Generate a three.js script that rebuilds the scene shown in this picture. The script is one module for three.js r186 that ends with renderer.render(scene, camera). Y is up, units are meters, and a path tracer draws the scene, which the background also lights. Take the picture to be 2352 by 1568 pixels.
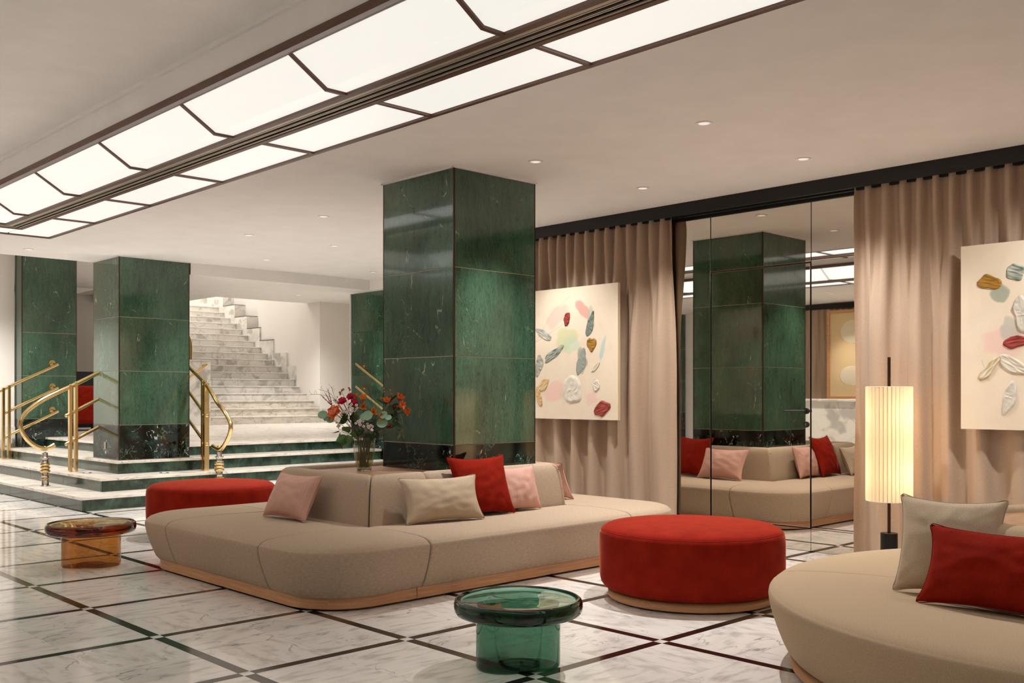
import * as THREE from 'three';
import { RoundedBoxGeometry } from 'three/addons/geometries/RoundedBoxGeometry.js';
import { RectAreaLightUniformsLib } from 'three/addons/lights/RectAreaLightUniformsLib.js';
import { mergeGeometries } from 'three/addons/utils/BufferGeometryUtils.js';

// ---------------------------------------------------------------- camera, exposure, large lights
const scene = new THREE.Scene();
scene.background = new THREE.Color(0x0b0a09);
const camera = new THREE.PerspectiveCamera(38.0, 2352 / 1568, 0.05, 80);
camera.position.set(0, 1.35, 0);
camera.rotation.set(0, -0.7653867, 0);
camera.setViewOffset(2352, 1568, 0, -121, 2352, 1568);
const renderer = new THREE.WebGLRenderer({ antialias: true });
renderer.toneMapping = THREE.LinearToneMapping;
renderer.toneMappingExposure = 1.0;
renderer.shadowMap.enabled = true;
RectAreaLightUniformsLib.init();

const WARM = new THREE.Color(1.0, 0.975, 0.945), PANEL = new THREE.Color(1.0, 0.99, 0.97);
const GLOW = 0.84, AREA = 0.88, SPOT = 13.5;
function areaLight(w, h, intensity, at, toward, color = PANEL) {
  const l = new THREE.RectAreaLight(color, intensity, w, h);
  l.position.set(...at); l.lookAt(...toward); scene.add(l); return l;
}
const HC = 3.14;                       // lobby ceiling
// fixture ring: outer edges
const RX1 = 4.075, RX0 = 0.305, RZ0 = -11.92, RZ1 = 2.0;
const RL = RZ1 - RZ0, RM = (RZ1 + RZ0) / 2;
areaLight(0.40, RL - 0.1, AREA, [RX1 - 0.25, HC + 0.006, RM], [RX1 - 0.25, 0, RM]);
areaLight(RL - 2.2, 0.28, AREA, [RX1 - 0.965, HC + 0.075, RM], [RX1 - 0.965 - 0.56, HC + 0.075 - 0.83, RM]);
areaLight(0.40, RL - 0.1, AREA, [RX0 + 0.25, HC + 0.006, RM], [RX0 + 0.25, 0, RM]);
areaLight(RL - 2.2, 0.28, AREA, [RX0 + 0.965, HC + 0.075, RM], [RX0 + 0.965 + 0.56, HC + 0.075 - 0.83, RM]);
areaLight(2.6, 0.40, AREA, [2.19, HC + 0.006, RZ0 + 0.25], [2.19, 0, RZ0 + 0.25]);
areaLight(2.6, 0.40, AREA, [2.19, HC + 0.006, RZ1 - 0.25], [2.19, 0, RZ1 - 0.25]);

// ---------------------------------------------------------------- helpers
let seedState = 20240611;
function rnd() { seedState |= 0; seedState = (seedState + 0x6D2B79F5) | 0; let t = Math.imul(seedState ^ (seedState >>> 15), 1 | seedState); t = (t + Math.imul(t ^ (t >>> 7), 61 | t)) ^ t; return ((t ^ (t >>> 14)) >>> 0) / 4294967296; }
const rr = (a, b) => a + (b - a) * rnd();
const V = (x, y, z) => new THREE.Vector3(x, y, z);
const clamp = (x, a = 0, b = 1) => Math.min(b, Math.max(a, x));
const sm = (a, b, x) => { const t = clamp((x - a) / (b - a)); return t * t * (3 - 2 * t); };
const lerp = (a, b, t) => a + (b - a) * t;
const taken = new Map();
function numbered(n) { const k = taken.get(n) || 0; taken.set(n, k + 1); return k ? `${n}_${String(k).padStart(3, '0')}` : n; }
function mesh(name, geo, mat, parent) {
  const m = new THREE.Mesh(geo, mat); m.name = name; m.castShadow = true; m.receiveShadow = true;
  if (parent) parent.add(m); return m;
}
function thing(name, label, category, at = [0, 0, 0], turn = 0, group) {
  const o = new THREE.Group(); o.name = numbered(name); scene.add(o); o.position.set(...at); o.rotation.y = turn;
  o.userData = { label, category }; if (group) o.userData.group = group; return o;
}
function struct(name) { const o = new THREE.Group(); o.name = name; o.userData.kind = 'structure'; scene.add(o); return o; }
function uvBox(geo, ou = 0, ov = 0, dx = 0, dy = 0, dz = 0, swap = false) {   // uv in metres by the way a face points
  const p = geo.attributes.position, n = geo.attributes.normal, uv = new Float32Array(p.count * 2);
  for (let i = 0; i < p.count; i++) {
    const x = p.getX(i) + dx, y = p.getY(i) + dy, z = p.getZ(i) + dz, ax = Math.abs(n.getX(i)), ay = Math.abs(n.getY(i)), az = Math.abs(n.getZ(i));
    let u, v; if (ay >= ax && ay >= az) { u = x; v = z; } else if (ax >= az) { u = z; v = y; } else { u = x; v = y; }
    if (swap) [u, v] = [v, u];
    uv[2 * i] = u + ou; uv[2 * i + 1] = v + ov;
  }
  geo.setAttribute('uv', new THREE.BufferAttribute(uv, 2)); return geo;
}
function box(x0, x1, y0, y1, z0, z1, bevel = 0, ou = 0, ov = 0, swap = false) {
  const w = x1 - x0, h = y1 - y0, d = z1 - z0;
  const g = bevel ? new RoundedBoxGeometry(w, h, d, 1, Math.min(bevel, w * 0.49, h * 0.49, d * 0.49)) : new THREE.BoxGeometry(w, h, d);
  g.translate((x0 + x1) / 2, (y0 + y1) / 2, (z0 + z1) / 2);
  return uvBox(g, ou, ov, 0, 0, 0, swap);
}
function merge(list) { return mergeGeometries(list.map(g => { const q = g.index ? g.toNonIndexed() : g; for (const k of Object.keys(q.attributes)) if (!['position', 'normal', 'uv'].includes(k)) q.deleteAttribute(k); return q; })); }
function gridGeo(us, vs, fn, wrapU = false) {            // parametric surface; fn(u, v) -> [x, y, z, uMetres, vMetres]
  const nu = us.length, nv = vs.length, P = new Float32Array(nu * nv * 3), T = new Float32Array(nu * nv * 2), idx = [];
  for (let j = 0; j < nv; j++) for (let i = 0; i < nu; i++) {
    const q = fn(us[i], vs[j]), k = j * nu + i; P[3 * k] = q[0]; P[3 * k + 1] = q[1]; P[3 * k + 2] = q[2]; T[2 * k] = q[3] ?? us[i]; T[2 * k + 1] = q[4] ?? vs[j];
  }
  for (let j = 0; j < nv - 1; j++) for (let i = 0; i < nu - 1; i++) { const a = j * nu + i, b = a + 1, c = a + nu, d = c + 1; idx.push(a, b, d, a, d, c); }
  const g = new THREE.BufferGeometry(); g.setAttribute('position', new THREE.BufferAttribute(P, 3)); g.setAttribute('uv', new THREE.BufferAttribute(T, 2)); g.setIndex(idx); g.computeVertexNormals();
  if (wrapU) { const n = g.attributes.normal; for (let j = 0; j < nv; j++) { const a = j * nu, b = a + nu - 1, s = V(n.getX(a) + n.getX(b), n.getY(a) + n.getY(b), n.getZ(a) + n.getZ(b)).normalize(); n.setXYZ(a, s.x, s.y, s.z); n.setXYZ(b, s.x, s.y, s.z); } }
  return g;
}
const lin = (a, b, n) => Array.from({ length: n + 1 }, (_, i) => a + (b - a) * i / n);
function tube(pts, r, seg = 40, rad = 10, closed = false) { return new THREE.TubeGeometry(new THREE.CatmullRomCurve3(pts.map(p => V(...p)), closed, 'centripetal'), seg, r, rad, closed); }
function rod(a, b, r, rad = 14) {
  const d = V(...b).sub(V(...a)), g = new THREE.CylinderGeometry(r, r, d.length(), rad);
  g.applyQuaternion(new THREE.Quaternion().setFromUnitVectors(V(0, 1, 0), d.clone().normalize())); g.translate((a[0] + b[0]) / 2, (a[1] + b[1]) / 2, (a[2] + b[2]) / 2); return g;
}
const lathe = (pts, n = 48) => new THREE.LatheGeometry(pts.map(p => new THREE.Vector2(p[0], p[1])), n);

// ---------------------------------------------------------------- procedural textures
function noiser(seed) {
  const keep = seedState; seedState = seed; const perm = Array.from({ length: 256 }, (_, i) => i);
  for (let i = 255; i > 0; i--) { const j = Math.floor(rnd() * (i + 1)); [perm[i], perm[j]] = [perm[j], perm[i]]; }
  const gx = [], gy = []; for (let i = 0; i < 256; i++) { const a = rnd() * 6.28318; gx.push(Math.cos(a)); gy.push(Math.sin(a)); }
  seedState = keep;
  const noise = (x, y, px, py) => {
    const xi = Math.floor(x), yi = Math.floor(y), fx = x - xi, fy = y - yi;
    const m = (a, p) => ((a % p) + p) % p, x0 = m(xi, px), x1 = m(xi + 1, px), y0 = m(yi, py), y1 = m(yi + 1, py);
    const h = (a, b) => perm[(perm[a & 255] + b) & 255], g = (k, dx, dy) => gx[k] * dx + gy[k] * dy;
    const u = fx * fx * fx * (fx * (fx * 6 - 15) + 10), v = fy * fy * fy * (fy * (fy * 6 - 15) + 10);
    const a = g(h(x0, y0), fx, fy), b = g(h(x1, y0), fx - 1, fy), c = g(h(x0, y1), fx, fy - 1), d = g(h(x1, y1), fx - 1, fy - 1);
    return 1.5 * (a + (b - a) * u + (c - a + (a - b + d - c) * u) * v);
  };
  const fbm = (x, y, fx, fy, oct = 4, gain = 0.5) => { let s = 0, a = 1, t = 0; for (let o = 0; o < oct; o++) { s += a * noise(x * fx, y * fy, fx, fy); t += a; a *= gain; fx *= 2; fy *= 2; } return s / t; };
  return { noise, fbm };
}
function tex(size, metres, fn, srgb = true) {            // fn(x, y in 0..1) -> [r, g, b] 0..255 ; repeats every `metres`
  const d = new Uint8Array(size * size * 4);
  for (let j = 0; j < size; j++) for (let i = 0; i < size; i++) { const c = fn(i / size, j / size), k = 4 * (j * size + i); d[k] = clamp(c[0], 0, 255); d[k + 1] = clamp(c[1], 0, 255); d[k + 2] = clamp(c[2], 0, 255); d[k + 3] = 255; }
  const t = new THREE.DataTexture(d, size, size); t.wrapS = t.wrapT = THREE.RepeatWrapping; t.magFilter = THREE.LinearFilter; t.minFilter = THREE.LinearMipmapLinearFilter; t.generateMipmaps = true; t.anisotropy = 8;
  t.repeat.set(1 / metres, 1 / metres); if (srgb) t.colorSpace = THREE.SRGBColorSpace; t.needsUpdate = true; return t;
}
const mix3 = (a, b, t) => [lerp(a[0], b[0], t), lerp(a[1], b[1], t), lerp(a[2], b[2], t)];

const nA = noiser(11), nB = noiser(23), nC = noiser(37), nD = noiser(53);
const texCarrara = tex(1024, 2.6, (x, y) => {
  const w = 0.05 * nB.fbm(x, y, 3, 3, 3), X = x + w, Y = y + 0.4 * w;
  const cloud = nA.fbm(X, Y, 3, 7, 5), fine = nC.fbm(X, Y, 14, 40, 4), rid = Math.abs(nD.fbm(X, Y, 4, 13, 5)), mask = sm(-0.05, 0.35, nB.fbm(x, y, 5, 5, 2));
  const thin = Math.abs(nA.fbm(x + 0.3, y + 0.08 * nC.noise(x * 4, y * 4, 4, 4), 6, 9, 4));
  let c = mix3([238, 232, 225], [214, 208, 201], sm(-0.05, 0.5, cloud) * 0.8);
  c = mix3(c, [168, 162, 155], sm(-0.1, 0.7, fine) * 0.6);
  c = mix3(c, [135, 129, 124], sm(0.035, 0.0, rid) * mask * 0.6);
  return mix3(c, [128, 122, 117], sm(0.014, 0.0, thin) * sm(0.1, 0.4, nD.fbm(x, y, 7, 7, 2)) * 0.5);
});
const texCalacatta = tex(1024, 2.4, (x, y) => {
  const X = x + 0.09 * nB.fbm(x, y, 3, 3, 4), Y = y + 0.09 * nC.fbm(x, y, 3, 3, 4);
  const r1 = Math.abs(nA.fbm(X, Y, 4, 3, 3)), r2 = Math.abs(nD.fbm(X, Y, 7, 6, 4)), patch = sm(0.12, 0.38, nC.fbm(X, Y, 5, 6, 3));
  let c = mix3([236, 231, 223], [218, 212, 204], sm(-0.1, 0.5, nA.fbm(x, y, 5, 5, 4)));
  c = mix3(c, [168, 162, 154], patch * 0.6); c = mix3(c, [160, 154, 147], sm(0.05, 0.0, r1) * 0.3);
  return mix3(c, [126, 120, 113], sm(0.02, 0.0, r2) * sm(0.0, 0.35, nB.fbm(x, y, 4, 4, 2)) * 0.5);
});
const texGreen = tex(2048, 2.9, (x, y) => {
  const X = x + 0.02 * nB.fbm(x, y, 4, 3, 3) + 0.004 * nD.fbm(x, y, 30, 12, 2);
  const cl = nC.fbm(X, y, 5, 3, 5), str = nA.fbm(X, y, 70, 14, 4, 0.65), fib = nB.fbm(X, y, 260, 70, 3, 0.7), fl = nD.fbm(X, y, 300, 130, 2, 0.8);
  let c = mix3([36, 60, 45], [80, 117, 93], clamp(0.46 + 0.55 * cl + 0.30 * str + 0.30 * fib));
  c = mix3(c, [96, 92, 72], sm(0.05, 0.5, nD.fbm(X, y, 5, 2, 4)) * 0.4);
  c = mix3(c, [34, 48, 40], sm(0.2, 0.6, -fib - 0.4 * str) * 0.55);
  c = mix3(c, [150, 148, 128], sm(0.34, 0.56, fl) * sm(-0.12, 0.4, nB.fbm(X, y, 11, 3, 3)) * 0.8);
  const wx = X + 0.09 * nD.fbm(x, y, 3, 2, 4) + 0.003 * nC.fbm(x, y, 90, 90, 2);
  const v1 = Math.abs(nB.fbm(wx, y, 8, 2, 4)), v2 = Math.abs(nC.noise((wx + y) * 4, y * 4, 4, 4) + 0.22 * nA.fbm(x, y, 12, 12, 4)), br = sm(-0.25, 0.25, nA.fbm(x, y, 40, 40, 3));
  c = mix3(c, [188, 184, 164], sm(0.014, 0.0, v1) * sm(0.02, 0.3, nA.fbm(x, y, 9, 7, 3)) * br);
  return mix3(c, [158, 152, 134], sm(0.035, 0.0, v2) * sm(0.08, 0.34, nD.fbm(x, y, 5, 5, 2)) * br * (0.3 + 0.7 * sm(0.0, 0.3, nC.fbm(x, y, 120, 120, 2))));
});
const texDark = tex(1024, 1.3, (x, y) => {
  const X = x + 0.05 * nB.fbm(x, y, 5, 5, 5), Y = y + 0.05 * nC.fbm(x, y, 5, 5, 5);
  const r1 = Math.abs(nA.fbm(X, Y, 5, 5, 4)), r2 = Math.abs(nD.fbm(X, Y, 14, 14, 4)), r3 = Math.abs(nB.fbm(X, Y, 22, 22, 3)), m = sm(-0.1, 0.25, nC.fbm(x, y, 5, 5, 3));
  let c = mix3([8, 14, 12], [30, 56, 46], sm(-0.15, 0.45, nB.fbm(X, Y, 8, 8, 5)));
  c = mix3(c, [96, 128, 110], sm(0.07, 0.0, r2) * m * 0.8); c = mix3(c, [140, 160, 146], sm(0.025, 0.0, r3) * sm(0.1, 0.3, nA.fbm(x, y, 6, 6, 3)) * 0.7);
  return mix3(c, [214, 218, 208], sm(0.035, 0.0, r1) * sm(-0.12, 0.22, nD.fbm(x, y, 6, 6, 3)) * sm(-0.2, 0.2, nC.fbm(x, y, 30, 30, 2)));
});
const texRiser = tex(1024, 1.8, (x, y) => {
  const cl = nC.fbm(x, y, 9, 9, 5), st = nA.fbm(x, y, 40, 14, 3);
  let c = mix3([24, 42, 33], [58, 86, 68], sm(-0.5, 0.6, cl + 0.4 * st));
  return mix3(c, [120, 132, 112], sm(0.014, 0.0, Math.abs(nB.fbm(x, y, 6, 6, 4))) * sm(0.05, 0.3, nD.fbm(x, y, 5, 5, 2)) * 0.5);
});
const woodTex = (a, b, seed) => { const n = noiser(seed); return tex(512, 0.6, (x, y) => { const g = n.fbm(x, y, 2, 46, 4, 0.6), w = n.fbm(x, y, 3, 9, 3); return mix3(a, b, clamp(0.5 + 0.7 * g + 0.35 * w)); }); };
const texOak = woodTex([216, 164, 118], [182, 130, 88], 71), texWalnut = woodTex([104, 66, 46], [70, 42, 30], 83), texTable = woodTex([176, 134, 100], [150, 110, 80], 97);
const texCloth = tex(512, 0.5, (x, y) => { const a = nA.fbm(x, y, 16, 128, 3, 0.7), b = nB.fbm(x, y, 128, 40, 2, 0.7), k = 0.5 + 0.55 * a + 0.35 * b; return mix3([160, 139, 118], [192, 171, 149], clamp(k)); });
const texClothPale = tex(512, 0.4, (x, y) => { const k = 0.5 + 0.6 * nC.fbm(x, y, 64, 64, 3, 0.8); return mix3([172, 156, 136], [206, 190, 170], clamp(k)); });
const bumpWeave = tex(256, 0.10, (x, y) => { const k = 128 + 60 * Math.sin(x * 6.28318 * 22 + Math.sin(y * 6.28318 * 22) * 1.2) * Math.sin(y * 6.28318 * 22) + 40 * nA.fbm(x, y, 40, 40, 2); return [k, k, k]; }, false);
const texPink = tex(512, 0.24, (x, y) => { const l = Math.pow(0.5 + 0.5 * Math.sin(y * 6.28318 * 24), 2), m = Math.pow(0.5 + 0.5 * Math.sin(x * 6.28318 * 9), 6); return mix3([186, 136, 120], [216, 176, 160], clamp(0.2 + 0.5 * l + 0.12 * m + 0.25 * nB.fbm(x, y, 60, 60, 2))); });
const texCurtain = tex(512, 0.5, (x, y) => { const k = 0.5 + 0.5 * nA.fbm(x, y, 160, 30, 2, 0.7) + 0.3 * nC.fbm(x, y, 30, 160, 2, 0.7); return mix3([176, 152, 131], [194, 171, 150], clamp(k)); });
const texVelvet = tex(512, 0.9, (x, y) => { const k = 0.5 + 0.6 * nC.fbm(x, y, 8, 8, 4) + 0.3 * nA.fbm(x, y, 90, 90, 2); return mix3([118, 21, 10], [146, 35, 17], clamp(k)); });
const texPlaster = tex(512, 3.0, (x, y) => { const k = nA.fbm(x, y, 10, 10, 4); return mix3([230, 226, 222], [235, 231, 227], clamp(0.5 + k)); });
const bumpGlass = tex(512, 0.6, (x, y) => { const k = 128 + 120 * nB.fbm(x, y, 5, 9, 2); return [k, k, k]; }, false);

const S = o => new THREE.MeshStandardMaterial(o), PH = o => new THREE.MeshPhysicalMaterial(o);
const M = {
  carrara: PH({ map: texCarrara, roughness: 0.09, specularIntensity: 1, ior: 1.55 }),
  tread: PH({ map: texCarrara, color: 0xfaf6f0, roughness: 0.22 }),
  calacatta: PH({ map: texCalacatta, roughness: 0.25 }),
  green: PH({ map: texGreen, roughness: 0.10, ior: 1.6, clearcoat: 0.25, clearcoatRoughness: 0.03 }),
  dark: PH({ map: texDark, roughness: 0.07, ior: 1.6 }),
  riser: PH({ map: texRiser, roughness: 0.12, ior: 1.55 }),
  strip: PH({ color: 0x221d1b, roughness: 0.10, ior: 1.55 }),
  grout: S({ color: 0x8d857a, roughness: 0.9 }), groutDark: S({ color: 0x39403a, roughness: 0.7 }), groutPale: S({ color: 0xbcb094, roughness: 0.8 }),
  plaster: S({ map: texPlaster, roughness: 0.95 }), white: S({ color: 0xefe9e1, roughness: 0.9 }),
  oak: S({ map: texOak, roughness: 0.45 }), walnut: S({ map: texWalnut, roughness: 0.42 }), table: S({ map: texTable, roughness: 0.4 }),
  sofa: PH({ map: texCloth, roughness: 0.95, specularIntensity: 0.3, bumpMap: bumpWeave, bumpScale: 0.0006, sheen: 0.25, sheenRoughness: 0.6, sheenColor: new THREE.Color(0.7, 0.6, 0.5) }),
  pale: PH({ map: texClothPale, color: 0xfffaf2, roughness: 0.95, specularIntensity: 0.3, bumpMap: bumpWeave, bumpScale: 0.0012 }),
  sofaPale: PH({ map: texClothPale, color: 0xf8ecdc, roughness: 0.95, specularIntensity: 0.3, bumpMap: bumpWeave, bumpScale: 0.0014, sheen: 0.2, sheenRoughness: 0.6, sheenColor: new THREE.Color(0.7, 0.6, 0.5) }),
  pink: PH({ map: texPink, roughness: 0.8, sheen: 0.4, sheenRoughness: 0.4, sheenColor: new THREE.Color(0.8, 0.6, 0.5) }),
  velvet: PH({ map: texVelvet, roughness: 0.9, specularIntensity: 0.15, sheen: 0.9, sheenRoughness: 0.42, sheenColor: new THREE.Color(1.0, 0.36, 0.17) }),
  curtain: PH({ map: texCurtain, roughness: 0.9, specularIntensity: 0.25, side: THREE.DoubleSide }),
  black: S({ color: 0x0d0c0c, roughness: 0.5 }), blackMetal: S({ color: 0x15110f, roughness: 0.38, metalness: 0.4 }), slot: S({ color: 0x050505, roughness: 0.8 }),
  alu: S({ color: 0xb6a999, roughness: 0.4, metalness: 0.5 }),
  mirror: S({ color: 0xd8d1c6, roughness: 0.015, metalness: 1 }),
  brass: S({ color: 0xdcbf88, roughness: 0.17, metalness: 1 }), steel: S({ color: 0xb9b0a6, roughness: 0.2, metalness: 1 }), bronze: S({ color: 0x4c3328, roughness: 0.35, metalness: 0.8 }),
  panel: S({ color: 0x7a766e, roughness: 0.4, emissive: new THREE.Color(1.0, 0.965, 0.895), emissiveIntensity: GLOW }),
  bulb: S({ color: 0xf2ede4, roughness: 0.6, emissive: WARM.clone(), emissiveIntensity: 0.55 }),
};

// ---------------------------------------------------------------- projection used only to sort which floor pieces are large in view
const inView = (x, z) => { const s = Math.sin(0.7653867), c = Math.cos(0.7653867), d = x * s - z * c; if (d < 1) return 0; const px = 1176 + 2276 * (x * c + z * s) / d, py = 905 + 2276 * 1.35 / d; return px > -260 && px < 2612 && py < 1800 ? 1 / d : 0; };

// ---------------------------------------------------------------- floor: tiles, dark inlay strips, small squares
{
  const floor = struct('floor'), x0 = 2.397, z0 = -7.3575, pX = 0.9712, pZ = 1.0041, w = 0.060, g = 0.0012;
  mesh('screed', box(-3.4, 9.4, -0.12, -0.006, -17.4, 4.6), M.grout, floor);
  const tw = (pX - w) / 2, td = (pZ - w) / 2, T = 0.02;
  const variants = []; for (let k = 0; k < 10; k++) { const q = new THREE.BoxGeometry(tw - g, T, td - g); uvBox(q, rr(0, 2.6), rr(0, 2.6), 0, 0, 0, k % 3 === 0); variants.push(q); }
  const sx = new THREE.BoxGeometry(tw - g, T, w - g), sz = new THREE.BoxGeometry(w - g, T, td - g), sq = new THREE.BoxGeometry(w - g, T, w - g);
  uvBox(sx); uvBox(sz); uvBox(sq);
  const pieces = { tile: [], inlay_strip: [], inlay_square: [] };
  for (let i = -6; i <= 7; i++) for (let j = -10; j <= 12; j++) {
    const X = x0 + i * pX, Z = z0 + j * pZ; if (X > 9.2 || X < -3.3 || Z > 4.4 || Z < -17.2) continue;
    for (let a = 0; a < 2; a++) for (let b = 0; b < 2; b++) pieces.tile.push([variants[Math.floor(rnd() * 10)], X + w / 2 + tw * (a + 0.5), Z + w / 2 + td * (b + 0.5), M.carrara]);
    for (let a = 0; a < 2; a++) { pieces.inlay_strip.push([sx, X + w / 2 + tw * (a + 0.5), Z, M.strip]); pieces.inlay_strip.push([sz, X, Z + w / 2 + td * (a + 0.5), M.strip]); }
    pieces.inlay_square.push([sq, X, Z, M.carrara]);
  }
  for (const [name, list] of Object.entries(pieces)) {
    list.sort((a, b) => inView(b[1], b[2]) - inView(a[1], a[2]));
    list.forEach((p, k) => { if (k < 290) { const m = mesh(name, p[0], p[3], floor); m.position.set(p[1], -T / 2, p[2]); m.castShadow = false; } });
    const rest = list.slice(290); if (rest.length) { const m = mesh(`distant_${name}_field`, merge(rest.map(p => p[0].clone().translate(p[1], -T / 2, p[2]))), list[0][3], floor); m.userData.kind = 'stuff'; }
  }
}

// ---------------------------------------------------------------- room shell
function wall(name, geos, mat) { const m = mesh(name, geos.length > 1 ? merge(geos) : geos[0], mat, scene); m.userData.kind = 'structure'; return m; }
const CX0 = RX0 + 1.105, CX1 = RX1 - 1.105, CZ0 = RZ0 + 1.105, CZ1 = RZ1 - 1.105, HK = 3.55;     // raised coffer
{
  const T = HC + 0.25;
  wall('ceiling', [
    box(-3.0, RX0, HC, T, -13.65, 4.4), box(RX1, 6.2, HC, T, -13.65, 4.4), box(6.2, 9.6, HC, T, -12.77, 4.4),
    box(RX0, RX1, HC, T, -13.65, RZ0), box(RX0, RX1, HC, T, RZ1, 4.4),
    box(CX0, CX1, HK, HK + 0.15, CZ0, CZ1), box(CX1, RX1 - 0.9, 3.3, HK + 0.15, CZ0 - 0.1, CZ1 + 0.1), box(RX0 + 0.9, CX0, 3.3, HK + 0.15, CZ0 - 0.1, CZ1 + 0.1),
    box(CX0, CX1, 3.3, HK + 0.15, CZ0 - 0.1, CZ0), box(CX0, CX1, 3.3, HK + 0.15, CZ1, CZ1 + 0.1),
  ], M.plaster);
  wall('trim_1', [box(CX1 - 0.025, CX1, HK - 0.03, HK, CZ0, CZ1), box(CX0, CX0 + 0.025, HK - 0.03, HK, CZ0, CZ1), box(CX0, CX1, HK - 0.03, HK, CZ0, CZ0 + 0.025)], M.plaster);
  wall('beam_back', [box(6.2, 9.2, 2.98, T, -13.3, -12.77), box(9.17, 9.6, 2.98, T, -13.3, -8.0)], M.plaster);
  // landing hall ceiling with the stairwell opening
  wall('ceiling_landing', [box(-3, 16, 3.69, 3.9, -22.1, -13.3), box(-3, 11.38, 3.69, 3.9, -32, -22.1), box(-3, 6.2, 3.39, 3.7, -13.72, -13.60), box(-3, 16, 3.39, 3.7, -13.42, -13.3)], M.plaster);
  wall('wall_right', [box(7.78, 7.98, 0, T, -8.0, 4.4), box(7.98, 9.55, 0, T, -8.2, -8.0), box(9.5, 9.7, 0, T, -12.3, -8.0)], M.plaster);
  wall('wall_left', [box(-3.0, -2.7, 0, T + 0.5, -17.4, 4.4)], M.plaster);
  wall('wall_near', [box(-3.0, 7.98, 0, T, 4.4, 4.6)], M.plaster);
  wall('wall_back', [box(-3.0, 5.34, 0.0, 3.7, -17.5, -17.25)], M.white);
  wall('baseboard_back', [box(-2.7, 5.34, 0.0, 0.82, -17.25, -17.22, 0, 0.4, 0.2)], M.calacatta);
  wall('wall_far', [box(4.9, 10.3, 0, 3.7, -24.2, -24.0), box(4.7, 4.9, 0, 3.7, -24.2, -17.5)], M.white);
}

// ---------------------------------------------------------------- green marble columns
const yJ = [0.95, 1.65, 2.35];
function column(name, label, x0, x1, y0, z0, z1, top) {
  const o = thing(name, label, 'column'), t = 0.03, n = 0.012;
  mesh('core', box(x0 + 0.003, x1 - 0.003, y0, top - 0.002, z0 + 0.003, z1 - 0.003), M.groutPale, o);
  for (const [cx, cz] of [[x0 + 0.001, z0 + 0.001], [x1 - 0.011, z0 + 0.001], [x0 + 0.001, z1 - 0.011], [x1 - 0.011, z1 - 0.011]]) mesh('corner_strip', box(cx, cx + 0.010, y0, top - 0.012, cz, cz + 0.010), M.bronze, o);
  const ys = [[y0, yJ[0], M.dark], [yJ[0], yJ[1], M.green], [yJ[1], yJ[2], M.green], [yJ[2], top - 0.012, M.green]];
  for (const [a, b, m] of ys) {
    const nm = m === M.dark ? 'base_slab' : 'slab', e = 0.0018;
    mesh(nm, box(x0, x0 + t, a + e, b - e, z0 + n, z1 - n, 0.003, rr(0, 3), rr(0, 3)), m, o);
    mesh(nm, box(x1 - t, x1, a + e, b - e, z0 + n, z1 - n, 0.003, rr(0, 3), rr(0, 3)), m, o);
    mesh(nm, box(x0 + n, x1 - n, a + e, b - e, z0, z0 + t, 0.003, rr(0, 3), rr(0, 3)), m, o);
    mesh(nm, box(x0 + n, x1 - n, a + e, b - e, z1 - t, z1, 0.003, rr(0, 3), rr(0, 3)), m, o);
  }
  mesh('ceiling_trim', merge([box(x0 - 0.012, x1 + 0.012, top - 0.012, top, z1 - 0.01, z1 + 0.012), box(x0 - 0.012, x1 + 0.012, top - 0.012, top, z0 - 0.012, z0 + 0.01), box(x0 - 0.012, x0 + 0.01, top - 0.012, top, z0, z1), box(x1 - 0.01, x1 + 0.012, top - 0.012, top, z0, z1)]), M.plaster, o);
  return o;
}
const r = 0.165, L1 = r, L2 = 2 * r, L3 = 3 * r, L4 = 0.65;
column('marble_column', 'large polished green marble column rising through the square beige sofa', 5.057, 5.964, 0, -6.85, -5.92, HC);
const col1 = column('marble_column', 'green marble column standing on the steps between the brass handrails', 5.20, 6.165, L3, -13.58, -12.73, HC);
column('marble_column', 'green marble column at the far left beside the white wall', 5.357, 6.22, L3, -17.28, -16.95, 3.69);
column('marble_column', 'green marble column seen in the left edge of the mirrored wall', -3.45, -2.6, 0, -14.2, -13.3, HC);
{ const o = mesh('socket_plate', box(5.194, 5.2, 0.62, 0.72, -13.20, -13.14, 0.003), M.steel, col1); o.userData.label = 'small steel socket plate'; }

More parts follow.
